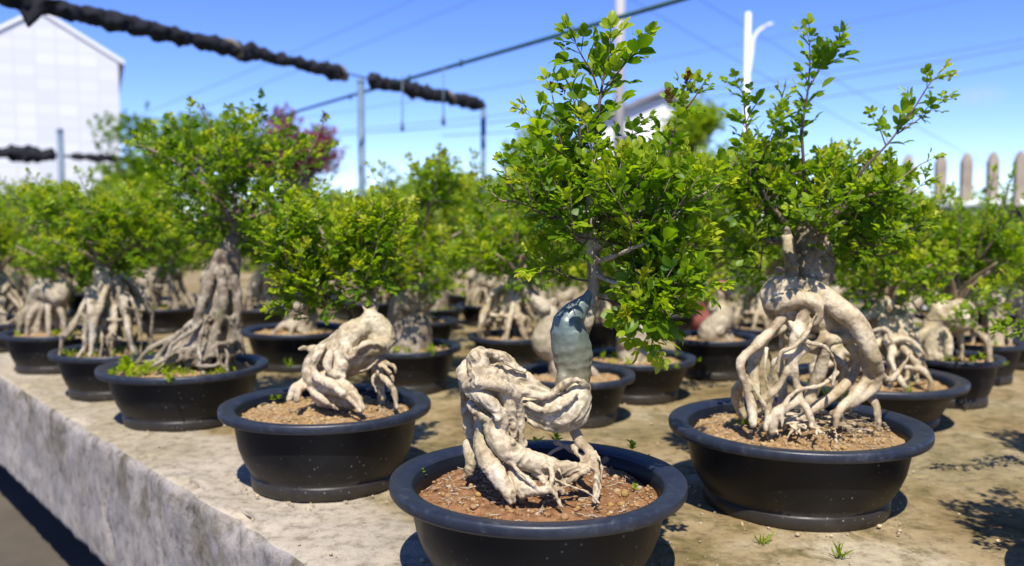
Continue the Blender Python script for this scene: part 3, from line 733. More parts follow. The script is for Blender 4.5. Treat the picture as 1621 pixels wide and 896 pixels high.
def bl(x, y, Y, rx, ry, rz, wt=None):
    s = Y / FPX; return (at(x, y, Y), (rx * s, rz, ry * s), wt if wt else rx * ry * max(rz, .03) / 100)
T.crown([bl(950, 355, Y1, 75, 36, .10), bl(890, 325, Y1, 45, 36, .08), bl(1010, 335, Y1, 58, 36, .09), bl(1080, 340, Y1 - .02, 42, 24, .06),
         bl(835, 320, Y1 + .02, 28, 18, .05), bl(1118, 305, Y1, 16, 14, .03), bl(900, 380, Y1 + .03, 22, 18, .05), bl(945, 285, Y1, 22, 28, .04), bl(893, 270, Y1, 20, 20, .03), bl(1062, 270, Y1 - .03, 10, 28, .02)],
        128, .0238, .50, step=.012)
T.crown([bl(1015, 438, Y1 - .035, 38, 20, .04), bl(1045, 475, Y1 - .04, 38, 22, .04), bl(1003, 492, Y1 - .01, 22, 24, .04), bl(1040, 412, Y1 - .04, 32, 12, .04)],
        56, .031, .60, step=.012, droop=.12, tw=(.03, .06))
T.crown([bl(880, 425, Y1 + .0, 14, 14, .03), bl(1085, 455, Y1 - .07, 20, 10, .02), bl(1030, 515, Y1 - .05, 20, 7, .02)], 14, .026, .4, droop=.2, tw=(.025, .05))
T.finish(root1, 3)
def soil_xy(px, py, H, o, s): p = on(px, py, BZ + H - .012) - o; return (p[0], p[1], H - .012, s)
weeds(root1, [soil_xy(655, 745, H1, o1, .013), soil_xy(668, 754, H1, o1, .011), soil_xy(1022, 735, H1, o1, .013), (.105, -.005, H1 - .013, .010), soil_xy(850, 712, H1, o1, .020), soil_xy(880, 700, H1, o1, .018), soil_xy(1000, 712, H1, o1, .014)], 5)

# ================================================================== TREE 3 (right front)
o3, R3, H3 = fit(1260, 668, 201, 848); Y3 = o3[1]
root3 = empty('potted_bonsai', o3, 'bonsai standing on an open cage of long arching pale roots, right of the front pot', 'bonsai', GRP)
pot_mesh(root3, R3, H3, M['soil_tan'], 8, .018, 700)
T = Tree(o3, 23); mb = MB()
strokes(T, Y3, [
    [(1221, 492, 15, 0), (1219, 465, 17, 0), (1232, 452, 17, -.005), (1258, 449, 15, -.01), (1283, 453, 16, -.015), (1306, 471, 18, -.02), (1333, 494, 18, -.03), (1354, 510, 18, -.035), (1371, 538, 16, -.04), (1384, 568, 14, -.045)],
    [(1224, 486, 17, -.01), (1240, 478, 19, -.015), (1262, 473, 20, -.02), (1284, 480, 17, -.03), (1297, 498, 11, -.035), (1290, 512, 8, -.035)],
    [(1230, 500, 14, 0), (1262, 495, 22, 0), (1300, 508, 26, 0), (1334, 520, 20, .01), (1355, 540, 10, .02)],
    [(1278, 480, 26, .02), (1283, 455, 28, .02)],
    [(1254, 435, 13, 0), (1250, 405, 11, 0), (1246, 375, 9, 0)],
    [(1240, 500, 10, -.01), (1222, 522, 9, -.02), (1200, 544, 9, -.03), (1173, 572, 9, -.04), (1178, 600, 8, -.045), (1188, 632, 8, -.05), (1192, 672, 8, -.06)],
    [(1238, 520, 9, -.01), (1214, 533, 10, -.01), (1198, 560, 11, -.01), (1193, 588, 11, -.01), (1198, 620, 9, -.02), (1201, 652, 8, -.02)],
    [(1180, 597, 8, -.03), (1166, 620, 9, -.01), (1170, 642, 8, 0), (1176, 660, 7, 0)],
    [(1272, 500, 12, -.03), (1262, 534, 12, -.04), (1252, 570, 9, -.045), (1236, 606, 7, -.05), (1212, 630, 6, -.05), (1200, 640, 5, -.05)],
    [(1310, 530, 12, -.01), (1292, 545, 9, -.035), (1270, 553, 10, -.045), (1257, 575, 8, -.05), (1260, 602, 8, -.05), (1263, 632, 8, -.055), (1240, 647, 8, -.065), (1226, 660, 8, -.07), (1222, 684, 6, -.07)],
    [(1263, 628, 7, -.055), (1276, 646, 7, -.06), (1286, 668, 6, -.065)],
    [(1345, 536, 10, -.01), (1325, 536, 11, -.02), (1308, 545, 11, -.02), (1299, 585, 12, -.01), (1286, 620, 12, 0), (1277, 650, 12, 0)],
    [(1340, 545, 9, .0), (1354, 560, 9, .0), (1352, 592, 9, 0), (1322, 624, 10, -.01), (1290, 645, 9, -.02), (1270, 662, 7, -.02)],
    [(1365, 545, 9, -.02), (1370, 575, 10, -.03), (1371, 602, 10, -.03), (1346, 632, 10, -.04), (1327, 652, 9, -.05), (1322, 676, 7, -.06)],
    [(1384, 566, 13, -.045), (1389, 590, 11, -.035), (1382, 615, 10, -.03), (1352, 636, 9, -.04), (1318, 655, 8, -.04)],
    [(1370, 628, 5, .0), (1378, 630, 7, -.01), (1388, 644, 8, -.03), (1390, 680, 7, -.04)],
    [(1232, 524, 8, 0), (1260, 545, 8, .02), (1310, 560, 7, .05), (1340, 590, 7, .06), (1350, 630, 7, .06)],
    [(1240, 530, 7, .03), (1235, 570, 7, .05), (1240, 620, 7, .06), (1232, 650, 6, .06)],
    [(1300, 540, 7, -.02), (1250, 560, 6, -.05), (1225, 575, 5, -.05), (1222, 600, 3, -.05)],
    [(1213, 552, 3, -.03), (1211, 590, 2.5, -.045), (1218, 625, 2.5, -.05), (1214, 660, 4, -.05)],
    [(1262, 630, 5, -.03), (1246, 642, 4, -.02), (1210, 650, 4, -.02)],
    [(1390, 590, 8, -.03), (1410, 600, 6, -.02), (1432, 575, 5, 0), (1440, 560, 4, .01)],
    [(1290, 500, 5, -.045), (1278, 525, 5, -.06), (1258, 548, 4, -.065), (1235, 560, 4, -.06), (1232, 590, 3, -.06)],
    [(1250, 510, 5, -.03), (1275, 540, 5, -.055), (1305, 548, 4, -.055), (1322, 575, 4, -.05), (1318, 610, 3, -.05)],
    [(1326, 590, 4, -.02), (1300, 610, 4, -.04), (1262, 618, 4, -.06), (1240, 645, 3, -.07), (1238, 675, 3, -.075)],
    [(1360, 560, 5, -.01), (1335, 585, 4, .02), (1330, 620, 4, .03), (1345, 650, 4, .02)],
    [(1205, 545, 4, 0), (1222, 575, 4, .02), (1218, 610, 4, .03), (1228, 650, 4, .03)],
    [(1186, 600, 4, -.045), (1200, 625, 3.5, -.06), (1214, 650, 3, -.07), (1212, 680, 3, -.075)],
], mb, .86)
rr3 = np.random.default_rng(4)
for k in range(90):     # fine surface roots over the mound
    a = rr3.uniform(0, 6.28); r0 = rr3.uniform(.01, .06); r1 = r0 + rr3.uniform(.02, .055); da = rr3.normal(0, .5)
    z = BZ + H3 - .004
    P = [np.array([o3[0] + .02 + r0 * math.cos(a), o3[1] - .02 + r0 * math.sin(a), z + .014]),
         np.array([o3[0] + .02 + (r0 + r1) / 2 * math.cos(a + da / 2), o3[1] - .02 + (r0 + r1) / 2 * math.sin(a + da / 2), z + .013]),
         np.array([o3[0] + .02 + r1 * math.cos(a + da), o3[1] - .02 + r1 * math.sin(a + da), z - .004])]
    V, F = tube(P, [.0016, .0014, .0008], 6, 3); mb.add(V, F)
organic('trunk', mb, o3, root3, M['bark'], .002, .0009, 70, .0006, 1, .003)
mb = MB()
strokes(T, Y3, [[(1284, 450, 30, .022), (1288, 425, 33, .022), (1286, 400, 31, .02), (1283, 380, 26, .02), (1281, 360, 18, .02), (1278, 335, 10, .02), (1274, 310, 6, .02)],
                [(1248, 378, 8, 0), (1240, 350, 5, -.005), (1218, 320, 3, -.01), (1202, 290, 2, -.01)],
                [(1284, 370, 9, .02), (1310, 345, 7, .0), (1345, 320, 5, -.02)],
                [(1284, 375, 9, .03), (1330, 370, 6, .06), (1370, 350, 4, .08)],
                [(1270, 380, 8, .03), (1220, 380, 6, .07), (1190, 360, 4, .1)],
                [(1290, 370, 8, 0), (1310, 365, 5, -.03), (1340, 350, 3, -.04)]], mb)
for k in range(16):
    V, F = blob(at(1275 + rr3.normal(0, 16), 412 + rr3.normal(0, 18), Y3 - .008 + rr3.normal(0, .006)), rr3.uniform(.003, .008)); mb.add(V, F)
organic('stem', mb, o3, root3, M['bark_dark'], .0022, .0014, 70, .0016, 1)
for l in ([(1283, 385, .02), (1281, 360, .02), (1278, 335, .02), (1274, 310, .02)], [(1240, 350, -.005), (1218, 320, -.01), (1202, 290, -.01)], [(1284, 370, .02), (1310, 345, 0), (1345, 320, -.02)],
          [(1284, 375, .03), (1330, 370, .06), (1370, 350, .08)], [(1270, 380, .03), (1220, 380, .07), (1190, 360, .1)], [(1290, 370, 0), (1310, 365, -.03), (1340, 350, -.04)]):
    for p in catmull(PP(l, Y3), 4): T.sk.append(p)
shoot(T, [(1276, 320, .0), (1272, 260, -.02), (1270, 205, -.02), (1278, 150, -.02), (1282, 100, -.02), (1281, 62, -.02)], Y3, .0026, .35, .034, .42, step=.016, lat=.6)
shoot(T, [(1279, 142, -.02), (1298, 110, -.02), (1324, 76, -.02)], Y3, .0012, .3, .034, .3, step=.015, lat=.5)
shoot(T, [(1340, 305, -.02), (1372, 262, -.03), (1405, 228, -.03), (1440, 182, -.03), (1470, 135, -.03), (1482, 122, -.03)], Y3, .0022, .40, .032, .62, step=.017, lat=.75)
shoot(T, [(1420, 212, -.03), (1450, 192, -.03), (1484, 166, -.03)], Y3, .0012, .3, .030, .35, step=.017)
shoot(T, [(1402, 230, -.03), (1394, 208, -.03), (1384, 192, -.03)], Y3, .0009, .4, .022, .45)
shoot(T, [(1208, 300, -.02), (1192, 255, -.02), (1182, 205, -.02), (1176, 150, -.02), (1170, 140, -.02)], Y3, .0016, .3, .032, .35, step=.015, lat=.7)
shoot(T, [(1225, 300, -.02), (1232, 240, -.02), (1240, 185, -.02), (1238, 160, -.02)], Y3, .0016, .25, .030, .45, step=.015, lat=.7)
shoot(T, [(1290, 345, -.03), (1340, 320, -.05), (1400, 300, -.05), (1450, 265, -.05), (1474, 252, -.05)], Y3, .0022, .3, .020, .5, wood=.3, step=.015)
T.crown([bl(1265, 325, Y3 + .05, 80, 45, .10), bl(1195, 315, Y3 + .03, 38, 38, .08), bl(1355, 320, Y3 + .04, 60, 35, .08), bl(1430, 292, Y3 - .03, 28, 16, .03), bl(1190, 400, Y3 + .05, 38, 32, .07),
         bl(1330, 385, Y3 + .03, 60, 28, .08), bl(1255, 285, Y3, 30, 18, .03), bl(1205, 325, Y3 - .04, 28, 26, .04), bl(1290, 345, Y3 - .05, 40, 22, .04), bl(1190, 255, Y3 - .01, 14, 28, .03), bl(1395, 385, Y3 + .05, 38, 22, .05)], 138, .0255, .52, step=.013)
T.finish(root3, 3)
weeds(root3, [soil_xy(1180, 672, H3, o3, .022), soil_xy(1188, 676, H3, o3, .020), soil_xy(1172, 668, H3, o3, .016), soil_xy(1176, 676, H3, o3, .018)], 6, blades=True)
weeds(root3, [soil_xy(1320, 640, H3, o3, .03)], 9, blades=True)

# ================================================================== TREE 2 (left of the front one)
o2, R2, H2 = fit(517, 638, 166, 799); Y2 = o2[1]
root2 = empty('potted_bonsai', o2, 'bonsai with a hunched pale trunk and bright crown leaning left, left of the front pot', 'bonsai', GRP)
pot_mesh(root2, R2, H2, M['soil_tan'], 14, .017, 600)
T = Tree(o2, 31); mb = MB()
strokes(T, Y2, [
    [(586, 498, 11, 0), (580, 512, 17, 0), (560, 527, 22, -.005), (532, 550, 23, -.01), (505, 568, 21, -.015), (495, 586, 18, -.02), (508, 604, 20, -.03), (540, 614, 16, -.045), (562, 628, 9, -.055), (574, 645, 6, -.065)],
    [(590, 506, 13, 0), (602, 520, 17, 0), (614, 540, 13, -.01), (596, 550, 13, -.02), (574, 556, 12, -.025), (562, 572, 12, -.02)],
    [(600, 535, 18, 0), (585, 560, 18, 0), (555, 575, 20, 0), (525, 590, 20, 0)],
    [(545, 560, 18, -.03), (540, 580, 16, -.035), (532, 592, 10, -.035)],
    [(500, 600, 15, 0), (512, 625, 18, -.01), (540, 636, 14, -.02), (560, 642, 8, -.03)],
    [(590, 575, 7, 0), (600, 592, 6, -.01), (613, 603, 6, -.02), (624, 622, 6, -.03), (628, 645, 5, -.035)],
    [(580, 585, 4, 0), (560, 590, 4, .0), (550, 596, 3, 0)],
    [(596, 572, 4, -.01), (606, 580, 3.5, -.02), (618, 590, 3, -.03)], [(604, 566, 4, -.01), (612, 574, 4, -.02), (624, 580, 3, -.03), (626, 590, 2, -.03)],
    [(590, 580, 4, .01), (596, 605, 4, .01), (606, 630, 4, .01)],
    [(490, 598, 9, -.01), (478, 608, 7, -.02), (466, 616, 6, -.025), (458, 632, 5, -.03)],
    [(486, 606, 6, -.01), (474, 618, 5, -.04), (470, 634, 4, -.05)],
    [(498, 556, 10, .01), (485, 551, 5, .01), (474, 553, 3, .01)],
    [(590, 500, 5, 0), (578, 490, 3, 0), (572, 478, 2, 0)],
    [(596, 578, 8, .03), (602, 600, 6, .04), (604, 640, 5, .05)],
    [(512, 548, 6, -.035), (500, 566, 7, -.045), (496, 584, 7, -.045), (506, 600, 8, -.055), (528, 610, 7, -.07), (545, 625, 5, -.075)],
    [(540, 556, 6, -.04), (556, 566, 6, -.045), (566, 552, 6, -.04), (584, 544, 6, -.035), (604, 546, 6, -.03), (612, 556, 5, -.02)],
    [(522, 560, 6, -.045), (518, 578, 6, -.05), (526, 592, 5, -.05), (544, 596, 5, -.045)],
    [(486, 604, 5, -.02), (496, 620, 6, -.04), (516, 634, 6, -.05), (535, 648, 4, -.055)],
    [(508, 612, 5, -.04), (535, 622, 5, -.065), (556, 634, 4, -.075), (570, 650, 3, -.08)],
    [(600, 580, 3, -.02), (590, 600, 2.5, -.03), (596, 620, 2, -.03)], [(608, 585, 3, -.02), (622, 600, 2.5, -.03), (618, 625, 2, -.03)], [(598, 570, 3, -.03), (585, 582, 2.5, -.04), (570, 588, 2, -.04)]], mb, .96)
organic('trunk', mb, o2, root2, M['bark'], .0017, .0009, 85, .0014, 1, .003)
mb = MB()
strokes(T, Y2, [[(588, 502, 8, .01), (592, 482, 7, .03), (585, 460, 5, .05), (560, 435, 4, .06), (530, 405, 3, .06), (505, 360, 4, .05), (495, 330, 3, .05)],
                [(560, 430, 5, .03), (520, 450, 4, .04), (485, 460, 3, .05)], [(590, 455, 4, .04), (604, 430, 3, .05), (614, 400, 2, .06)], [(530, 405, 3, .06), (480, 375, 2, .06), (440, 355, 1.5, .06)]], mb)
organic('stem', mb, o2, root2, M['bark_grey'], .0022, .001, 80, .0005, 1)
for l in ([(596, 480, .03), (590, 455, .04), (560, 430, .04), (530, 400, .05), (505, 360, .05), (495, 330, .05)], [(560, 430, .03), (520, 450, .04), (485, 460, .05)], [(610, 410, .04), (625, 370, .04)], [(530, 405, .06), (480, 375, .06), (440, 355, .06)]):
    for p in catmull(PP(l, Y2), 4): T.sk.append(p)
T.crown([bl(500, 405, Y2 + .06, 80, 46, .09, 170), bl(580, 445, Y2 + .03, 38, 22, .04, 60), bl(600, 385, Y2 + .04, 36, 30, .05, 50), bl(488, 462, Y2 + .05, 55, 42, .06, 90), bl(575, 375, Y2 + .07, 65, 55, .09), bl(480, 330, Y2 + .05, 55, 40, .07), bl(430, 350, Y2 + .05, 45, 35, .06), bl(560, 440, Y2 + .05, 40, 30, .05), bl(610, 430, Y2 + .04, 40, 30, .05)],
        190, .0235, .66, step=.013)
T.finish(root2, 3)
weeds(root2, [soil_xy(430, 634, H2, o2, .010), soil_xy(440, 632, H2, o2, .010), soil_xy(575, 622, H2, o2, .012)], 7)

# ================================================================== generic potted bonsai
def generic(o, R, H, seed, label, kind='tangle', hgt=.44, cw=.17, ch=.15, n=150, spread=None, bark='bark_grey', soil='soil_tan', voxel=.0032,
            lean=(0, 0), young=.5, moss=0, shoots=7, dens=1.0, L=.023, trunk_r=.022, crown_drop=0):
    """hgt: top of crown above bench; cw/ch: crown half width / half height"""
    root = empty('potted_bonsai', o, label, 'bonsai', GRP)
    pot_mesh(root, R, H, M[soil], seed, .015, 160, 48)
    T = Tree(o, seed); r = T.rng; mb = MB(); z0 = H - .010; sp = spread or R * .72
    ztop = hgt - 2 * ch + .03
    if ztop < z0 + .05: ztop = z0 + .05
    base = np.array([0, 0, z0]); head = np.array([lean[0], lean[1], ztop])
    def add(P, rr, sg=9): V, F = tube([o + p for p in P], rr, sg, 4, .08, r); mb.add(V, F)
    if kind == 'tangle':
        hz = z0 + (ztop - z0) * .75; c = np.array([lean[0] * .6, lean[1] * .6, hz])
        add([c - [0, 0, .02], (c + head) / 2 + r.normal(0, .006, 3), head], [trunk_r * 1.25, trunk_r, trunk_r * .6])
        for k in range(20):
            a = k * 2.399 + r.uniform(-.3, .3); d = np.array([math.cos(a), math.sin(a), 0]); rad = sp * r.uniform(.45, 1.0); hh = hz - z0
            r0 = r.uniform(.0045, .0095)
            P = [c + d * .010, c + d * rad * .35 + [0, 0, r.uniform(-.01, .02)] + r.normal(0, .008, 3), np.array([0, 0, z0 + hh * r.uniform(.45, .8)]) + d * rad * .75 + r.normal(0, .012, 3),
                 np.array([0, 0, z0 + hh * .25]) + d * rad * r.uniform(.8, 1.05) + r.normal(0, .012, 3), np.array([0, 0, z0 - .012]) + d * rad * r.uniform(.85, 1.1)]
            add(P, [r0 * 1.5, r0 * 1.2, r0, r0 * .8, r0 * .6], 7)
        for k in range(12):
            a = r.uniform(0, 6.28); b = a + r.uniform(.6, 1.8); z = z0 + (hz - z0) * r.uniform(.2, .8)
            pa = np.array([math.cos(a), math.sin(a), 0]) * sp * r.uniform(.4, .8) + [0, 0, z]; pb = np.array([math.cos(b), math.sin(b), 0]) * sp * r.uniform(.4, .9) + [0, 0, z - r.uniform(0, .03)]
            add([pa, (pa + pb) / 2 + r.normal(0, .015, 3), pb], [.004, .0055, .003], 7)
    elif kind == 'knob':
        P = [base - [0, 0, .01]]; k_ = 5; a = r.uniform(0, 6.28)
        for k in range(1, k_ + 1):
            a += r.uniform(1.4, 2.4); f = k / k_
            P.append(base * (1 - f) + head * f + np.array([math.cos(a), math.sin(a), 0]) * .026 * math.sin(f * 3.0))
        add(P, [trunk_r * 2.0, trunk_r * 1.7, trunk_r * 1.45, trunk_r * 1.25, trunk_r * .95, trunk_r * .6], 12)
        for k in range(5):
            j = r.integers(1, 4); V, F = blob(o + P[j] + r.normal(0, .014, 3), trunk_r * r.uniform(.7, 1.2)); mb.add(V, F)
        for k in range(8):
            a = k * .785 + r.uniform(-.3, .3); d = np.array([math.cos(a), math.sin(a), 0]); rad = sp * r.uniform(.4, .8)
            add([P[1] + d * .01, base + d * rad * .5 + [0, 0, .02], base + d * rad - [0, 0, .012]], [.011, .008, .005], 7)
    else:   # 'arch': trunk loops sideways on a few thick legs
        s = 1 if lean[0] >= 0 else -1; q = (ztop - z0)
        P = [base + [-s * sp * .5, 0, -.01], base + [-s * sp * .55, .01, q * .5], base + [-s * sp * .2, 0, q * .85], base + [s * sp * .2, -.01, q * .7], base + [s * sp * .35, 0, q * .9], head]
        add(P, [trunk_r * .9, trunk_r * 1.1, trunk_r * 1.3, trunk_r * 1.2, trunk_r, trunk_r * .6], 11)
        for k in range(9):
            x = r.uniform(-.5, .5) * sp * s; a = r.uniform(0, 6.28); d = np.array([math.cos(a), math.sin(a), 0]) * sp * .35
            add([base + [x, 0, q * .65], base + [x * 1.3, 0, q * .4] + d, base + [x * 1.6, 0, -.01] + d * 1.3], [.010, .008, .005], 7)
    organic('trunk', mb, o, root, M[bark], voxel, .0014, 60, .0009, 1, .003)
    T.sk.append(o + head - [0, 0, .01]); zc = hgt - ch
    for k in range(5):
        a = k * 1.257 + r.uniform(-.3, .3); d = np.array([math.cos(a) * cw * .6, math.sin(a) * cw * .6, 0])
        T.twig([o + head, o + head + d * .35 + [0, 0, (zc - ztop) * .5], o + np.array([lean[0], lean[1], zc]) + d], trunk_r * .42, .002, .7, 6, 3)
    for k in range(shoots):
        a = r.uniform(0, 6.28); d = np.array([math.cos(a), math.sin(a) * .6, 0]) * cw; p0 = o + np.array([lean[0], lean[1], zc]) + d * .3; top = o + np.array([lean[0], lean[1], hgt + r.uniform(.0, .07)]) + d * r.uniform(.5, 1.0)
        P = [p0, (p0 + top) / 2 + r.normal(0, .01, 3), top]; T.twig(P, .0022, .0008, .1, 5, 4); T.leafy(P, .35, L * .9, young, .017)
    cc = o + np.array([lean[0] * 1.3, lean[1] * 1.3, zc]); bls = []
    for k in range(9):
        v = r.normal(0, .46, 3); bls.append((cc + v * [cw, cw, ch] * .85 - [0, 0, .02], np.array([cw, cw, ch]) * r.uniform(.28, .55), 1))
    if crown_drop: bls.append((cc + [-cw * .6, -cw * .4, -ch * 1.1], np.array([cw, cw, ch]) * .45, 1.6))
    T.crown(bls, int(n * dens * .85), L * 1.1, young + .08, step=.0135, shell=.5)
    T.finish(root, 2)
    if moss:
        sp_ = [(r.normal(0, R * .4), r.normal(0, R * .4) - R * .15, H - .008, r.uniform(.010, .02)) for k in range(moss)]
        weeds(root, sp_, seed + 1, 'moss')
    return root

PROTO = {}
def G(key, px, label, seed, **kw):
    o, R, H = fit(*px); PROTO[key] = (generic(o, R, H, seed, label, **kw), R, H, o); return PROTO[key][0]
def copy_thing(key, px, rz, label, sc=1.0):
    src, R, H, _ = PROTO[key]; o, R2, H2 = fit(*px)
    c = src.copy(); COL.objects.link(c); c.location = tuple(o); c.rotation_euler = (0, 0, rz); c['label'] = label
    s = sc * R2 / R; s = max(.8, min(1.25, s)); c.scale = (s, s, s)
    for ch in list(src.children):
        d = ch.copy(); COL.objects.link(d); d.parent = c
        for gch in ch.children: e = gch.copy(); COL.objects.link(e); e.parent = d
    return c

# tree 4: hand placed trunk and crown
o4, R4, H4 = fit(292, 577, 130, 687); Y4 = o4[1]
root4 = empty('potted_bonsai', o4, 'bonsai with a tall grey trunk over a brown root tangle, wide twiggy crown, mossy soil', 'bonsai', GRP)
pot_mesh(root4, R4, H4, M['soil_tan'], 21, .012, 350)
T = Tree(o4, 41); mb = MB()
strokes(T, Y4, [[(368, 378, 11, 0), (362, 400, 18, 0), (360, 430, 19, 0), (354, 470, 22, 0), (348, 510, 24, 0), (350, 560, 24, 0)],
                [(346, 400, 8, -.02), (330, 450, 9, -.03), (316, 490, 8, -.04), (308, 540, 7, -.04), (300, 572, 6, -.04)],
                [(372, 440, 8, -.03), (376, 490, 8, -.03), (366, 540, 8, -.03), (360, 575, 7, -.03)],
                [(350, 430, 8, -.035), (354, 480, 8, -.04), (340, 530, 8, -.045), (330, 572, 7, -.05)]], mb)
rr4 = T.rng
for k in range(80):
    x0 = rr4.uniform(300, 372); y0 = rr4.uniform(500, 545); x1 = x0 + rr4.normal(-38, 34); x1 = min(max(x1, 212), 385); y1 = rr4.uniform(560, 592)
    d0 = rr4.uniform(-.05, .03); d1 = rr4.uniform(-.09, .06)
    st = [(x0, y0, 3.8, d0), ((x0 * 2 + x1) / 3 + rr4.normal(0, 9), y0 + (y1 - y0) * .2 + rr4.normal(0, 6), 3.6, d0 * .6 + d1 * .4), ((x0 + 2 * x1) / 3 + rr4.normal(0, 9), y0 + (y1 - y0) * .6 + rr4.normal(0, 7), 3.2, (d0 + 2 * d1) / 3), (x1, y1, 3, d1)]
    strokes(T, Y4, [st], mb)
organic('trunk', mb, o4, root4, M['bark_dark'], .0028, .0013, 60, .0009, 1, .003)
for l in ([(368, 380, 0), (372, 340, 0), (370, 300, 0), (350, 250, 0), (330, 195, 0), (322, 178, 0)], [(370, 350, 0), (330, 300, -.02), (290, 265, -.03), (235, 235, -.03), (215, 230, -.03)],
          [(372, 345, 0), (410, 300, .0), (440, 285, .0), (465, 295, .0)], [(468, 292, 0), (490, 245, -.01), (512, 195, -.01)], [(440, 275, 0), (425, 240, -.01), (408, 205, -.01)],
          [(370, 320, 0), (385, 260, .03), (395, 220, .03)], [(370, 350, 0), (320, 340, .05), (280, 340, .06)], [(370, 350, 0), (410, 340, -.06), (430, 330, -.08)], [(345, 320, -.01), (310, 250, .0), (300, 215, 0)]):
    T.twig(PP(l, Y4), .0060 if l[0][1] > 340 else .003, .001, .35, 6, 4)
    T.leafy(PP(l, Y4), .55, .021, .55, .016)
T.bud(at(513, 196, Y4), np.array([0, 0, 1.]), .012, 14); T.bud(at(322, 180, Y4), np.array([0, 0, 1.]), .01, 10)
T.crown([bl(365, 280, Y4, 95, 65, .13), bl(290, 265, Y4, 60, 40, .09), bl(440, 275, Y4, 55, 55, .10), bl(370, 360, Y4 + .02, 70, 45, .10), bl(400, 395, Y4 + .06, 60, 28, .06), bl(330, 215, Y4, 30, 25, .04), bl(245, 245, Y4, 30, 20, .04), bl(400, 215, Y4, 50, 25, .06), bl(310, 350, Y4, 50, 45, .08)],
        140, .0235, .46, step=.0135)
T.finish(root4, 3)
sp_ = [(T.rng.normal(0, R4 * .4), -abs(T.rng.normal(0, R4 * .4)), H4 - .006, T.rng.uniform(.010, .022)) for k in range(60)]
weeds(root4, sp_, 77, 'moss')
weeds(root4, [(-.085, -.06, H4 - .005, .035), (-.075, -.075, H4 - .005, .03), (-.10, -.03, H4 - .005, .03)], 78, 'weed')

G('p18', (1378, 596, 142, 692), 'bonsai on wide low tangled pale roots, behind the right side of the caged-root pot', 52, kind='tangle', hgt=.40, cw=.15, ch=.10, bark='bark', n=120, lean=(.05, .05), moss=10, spread=.125, young=.55)
G('p8', (906, 590, 100, 682), 'small-potted bonsai with little lit grit soil, directly behind the blue-green painted bend', 53, kind='knob', hgt=.40, cw=.10, ch=.08, n=50, lean=(-.10, .06), trunk_r=.016)
G('p9', (1008, 564, 93, 643), 'bonsai over a mossy soil mound, seen under the low leafy spray of the front tree', 54, kind='knob', hgt=.46, cw=.15, ch=.12, n=100, moss=26, trunk_r=.018)
G('p10', (470, 520, 87, 592), 'bonsai in the pot behind the crown of the hunched pale tree, bare brown soil showing', 55, kind='knob', hgt=.42, cw=.15, ch=.12, n=130, lean=(.04, .04), trunk_r=.02)
G('p11', (645, 547, 86, 628), 'bonsai with an upright dark mossy trunk, right behind the hunched pale trunk', 56, kind='knob', hgt=.48, cw=.19, ch=.12, n=190, bark='bark_dark', moss=26, trunk_r=.026, lean=(.01, .02), young=.6)
G('p15', (808, 530, 68, 578), 'bonsai with a fan of pale roots, in the small pot just above the folded trunk', 57, kind='tangle', hgt=.50, cw=.18, ch=.13, n=170, bark='bark', lean=(.03, .02), trunk_r=.022)
G('p16', (1130, 532, 72, 605), 'bonsai with a plaited grey root column, between the front crown and the caged-root tree', 58, kind='knob', hgt=.46, cw=.16, ch=.13, n=120, trunk_r=.018)
G('p19', (1506, 563, 76, 650), 'bonsai with a curled pale trunk knot, second pot from the right edge of the bench', 59, kind='arch', hgt=.42, cw=.17, ch=.12, n=180, bark='bark', lean=(.02, .03), moss=14, young=.42)
G('p20', (1552, 540, 66, 612), 'bonsai with pale humped trunk, in the farther pot by the right edge of the photo', 60, kind='arch', hgt=.40, cw=.15, ch=.10, n=120, bark='bark', lean=(-.03, .03), young=.4)
G('p5', (178, 553, 92, 637), 'bonsai with low crawling roots and a leafy weed, third pot back along the near edge', 61, kind='tangle', spread=.10, hgt=.43, cw=.17, ch=.09, n=170, lean=(-.02, .02), moss=14, young=.55)
G('p6', (85, 524, 78, 595), 'bonsai with a looped root knot and yellow moss, fourth pot along the near edge', 62, kind='arch', hgt=.44, cw=.19, ch=.12, n=190, lean=(.03, .02), moss=12, young=.6)
G('p7', (-8, 508, 66, 560), 'bonsai on a broad fan of grey roots, its pot cut by the left photo edge', 63, kind='tangle', hgt=.44, cw=.20, ch=.12, n=190, lean=(0, .03), young=.6, spread=.15)

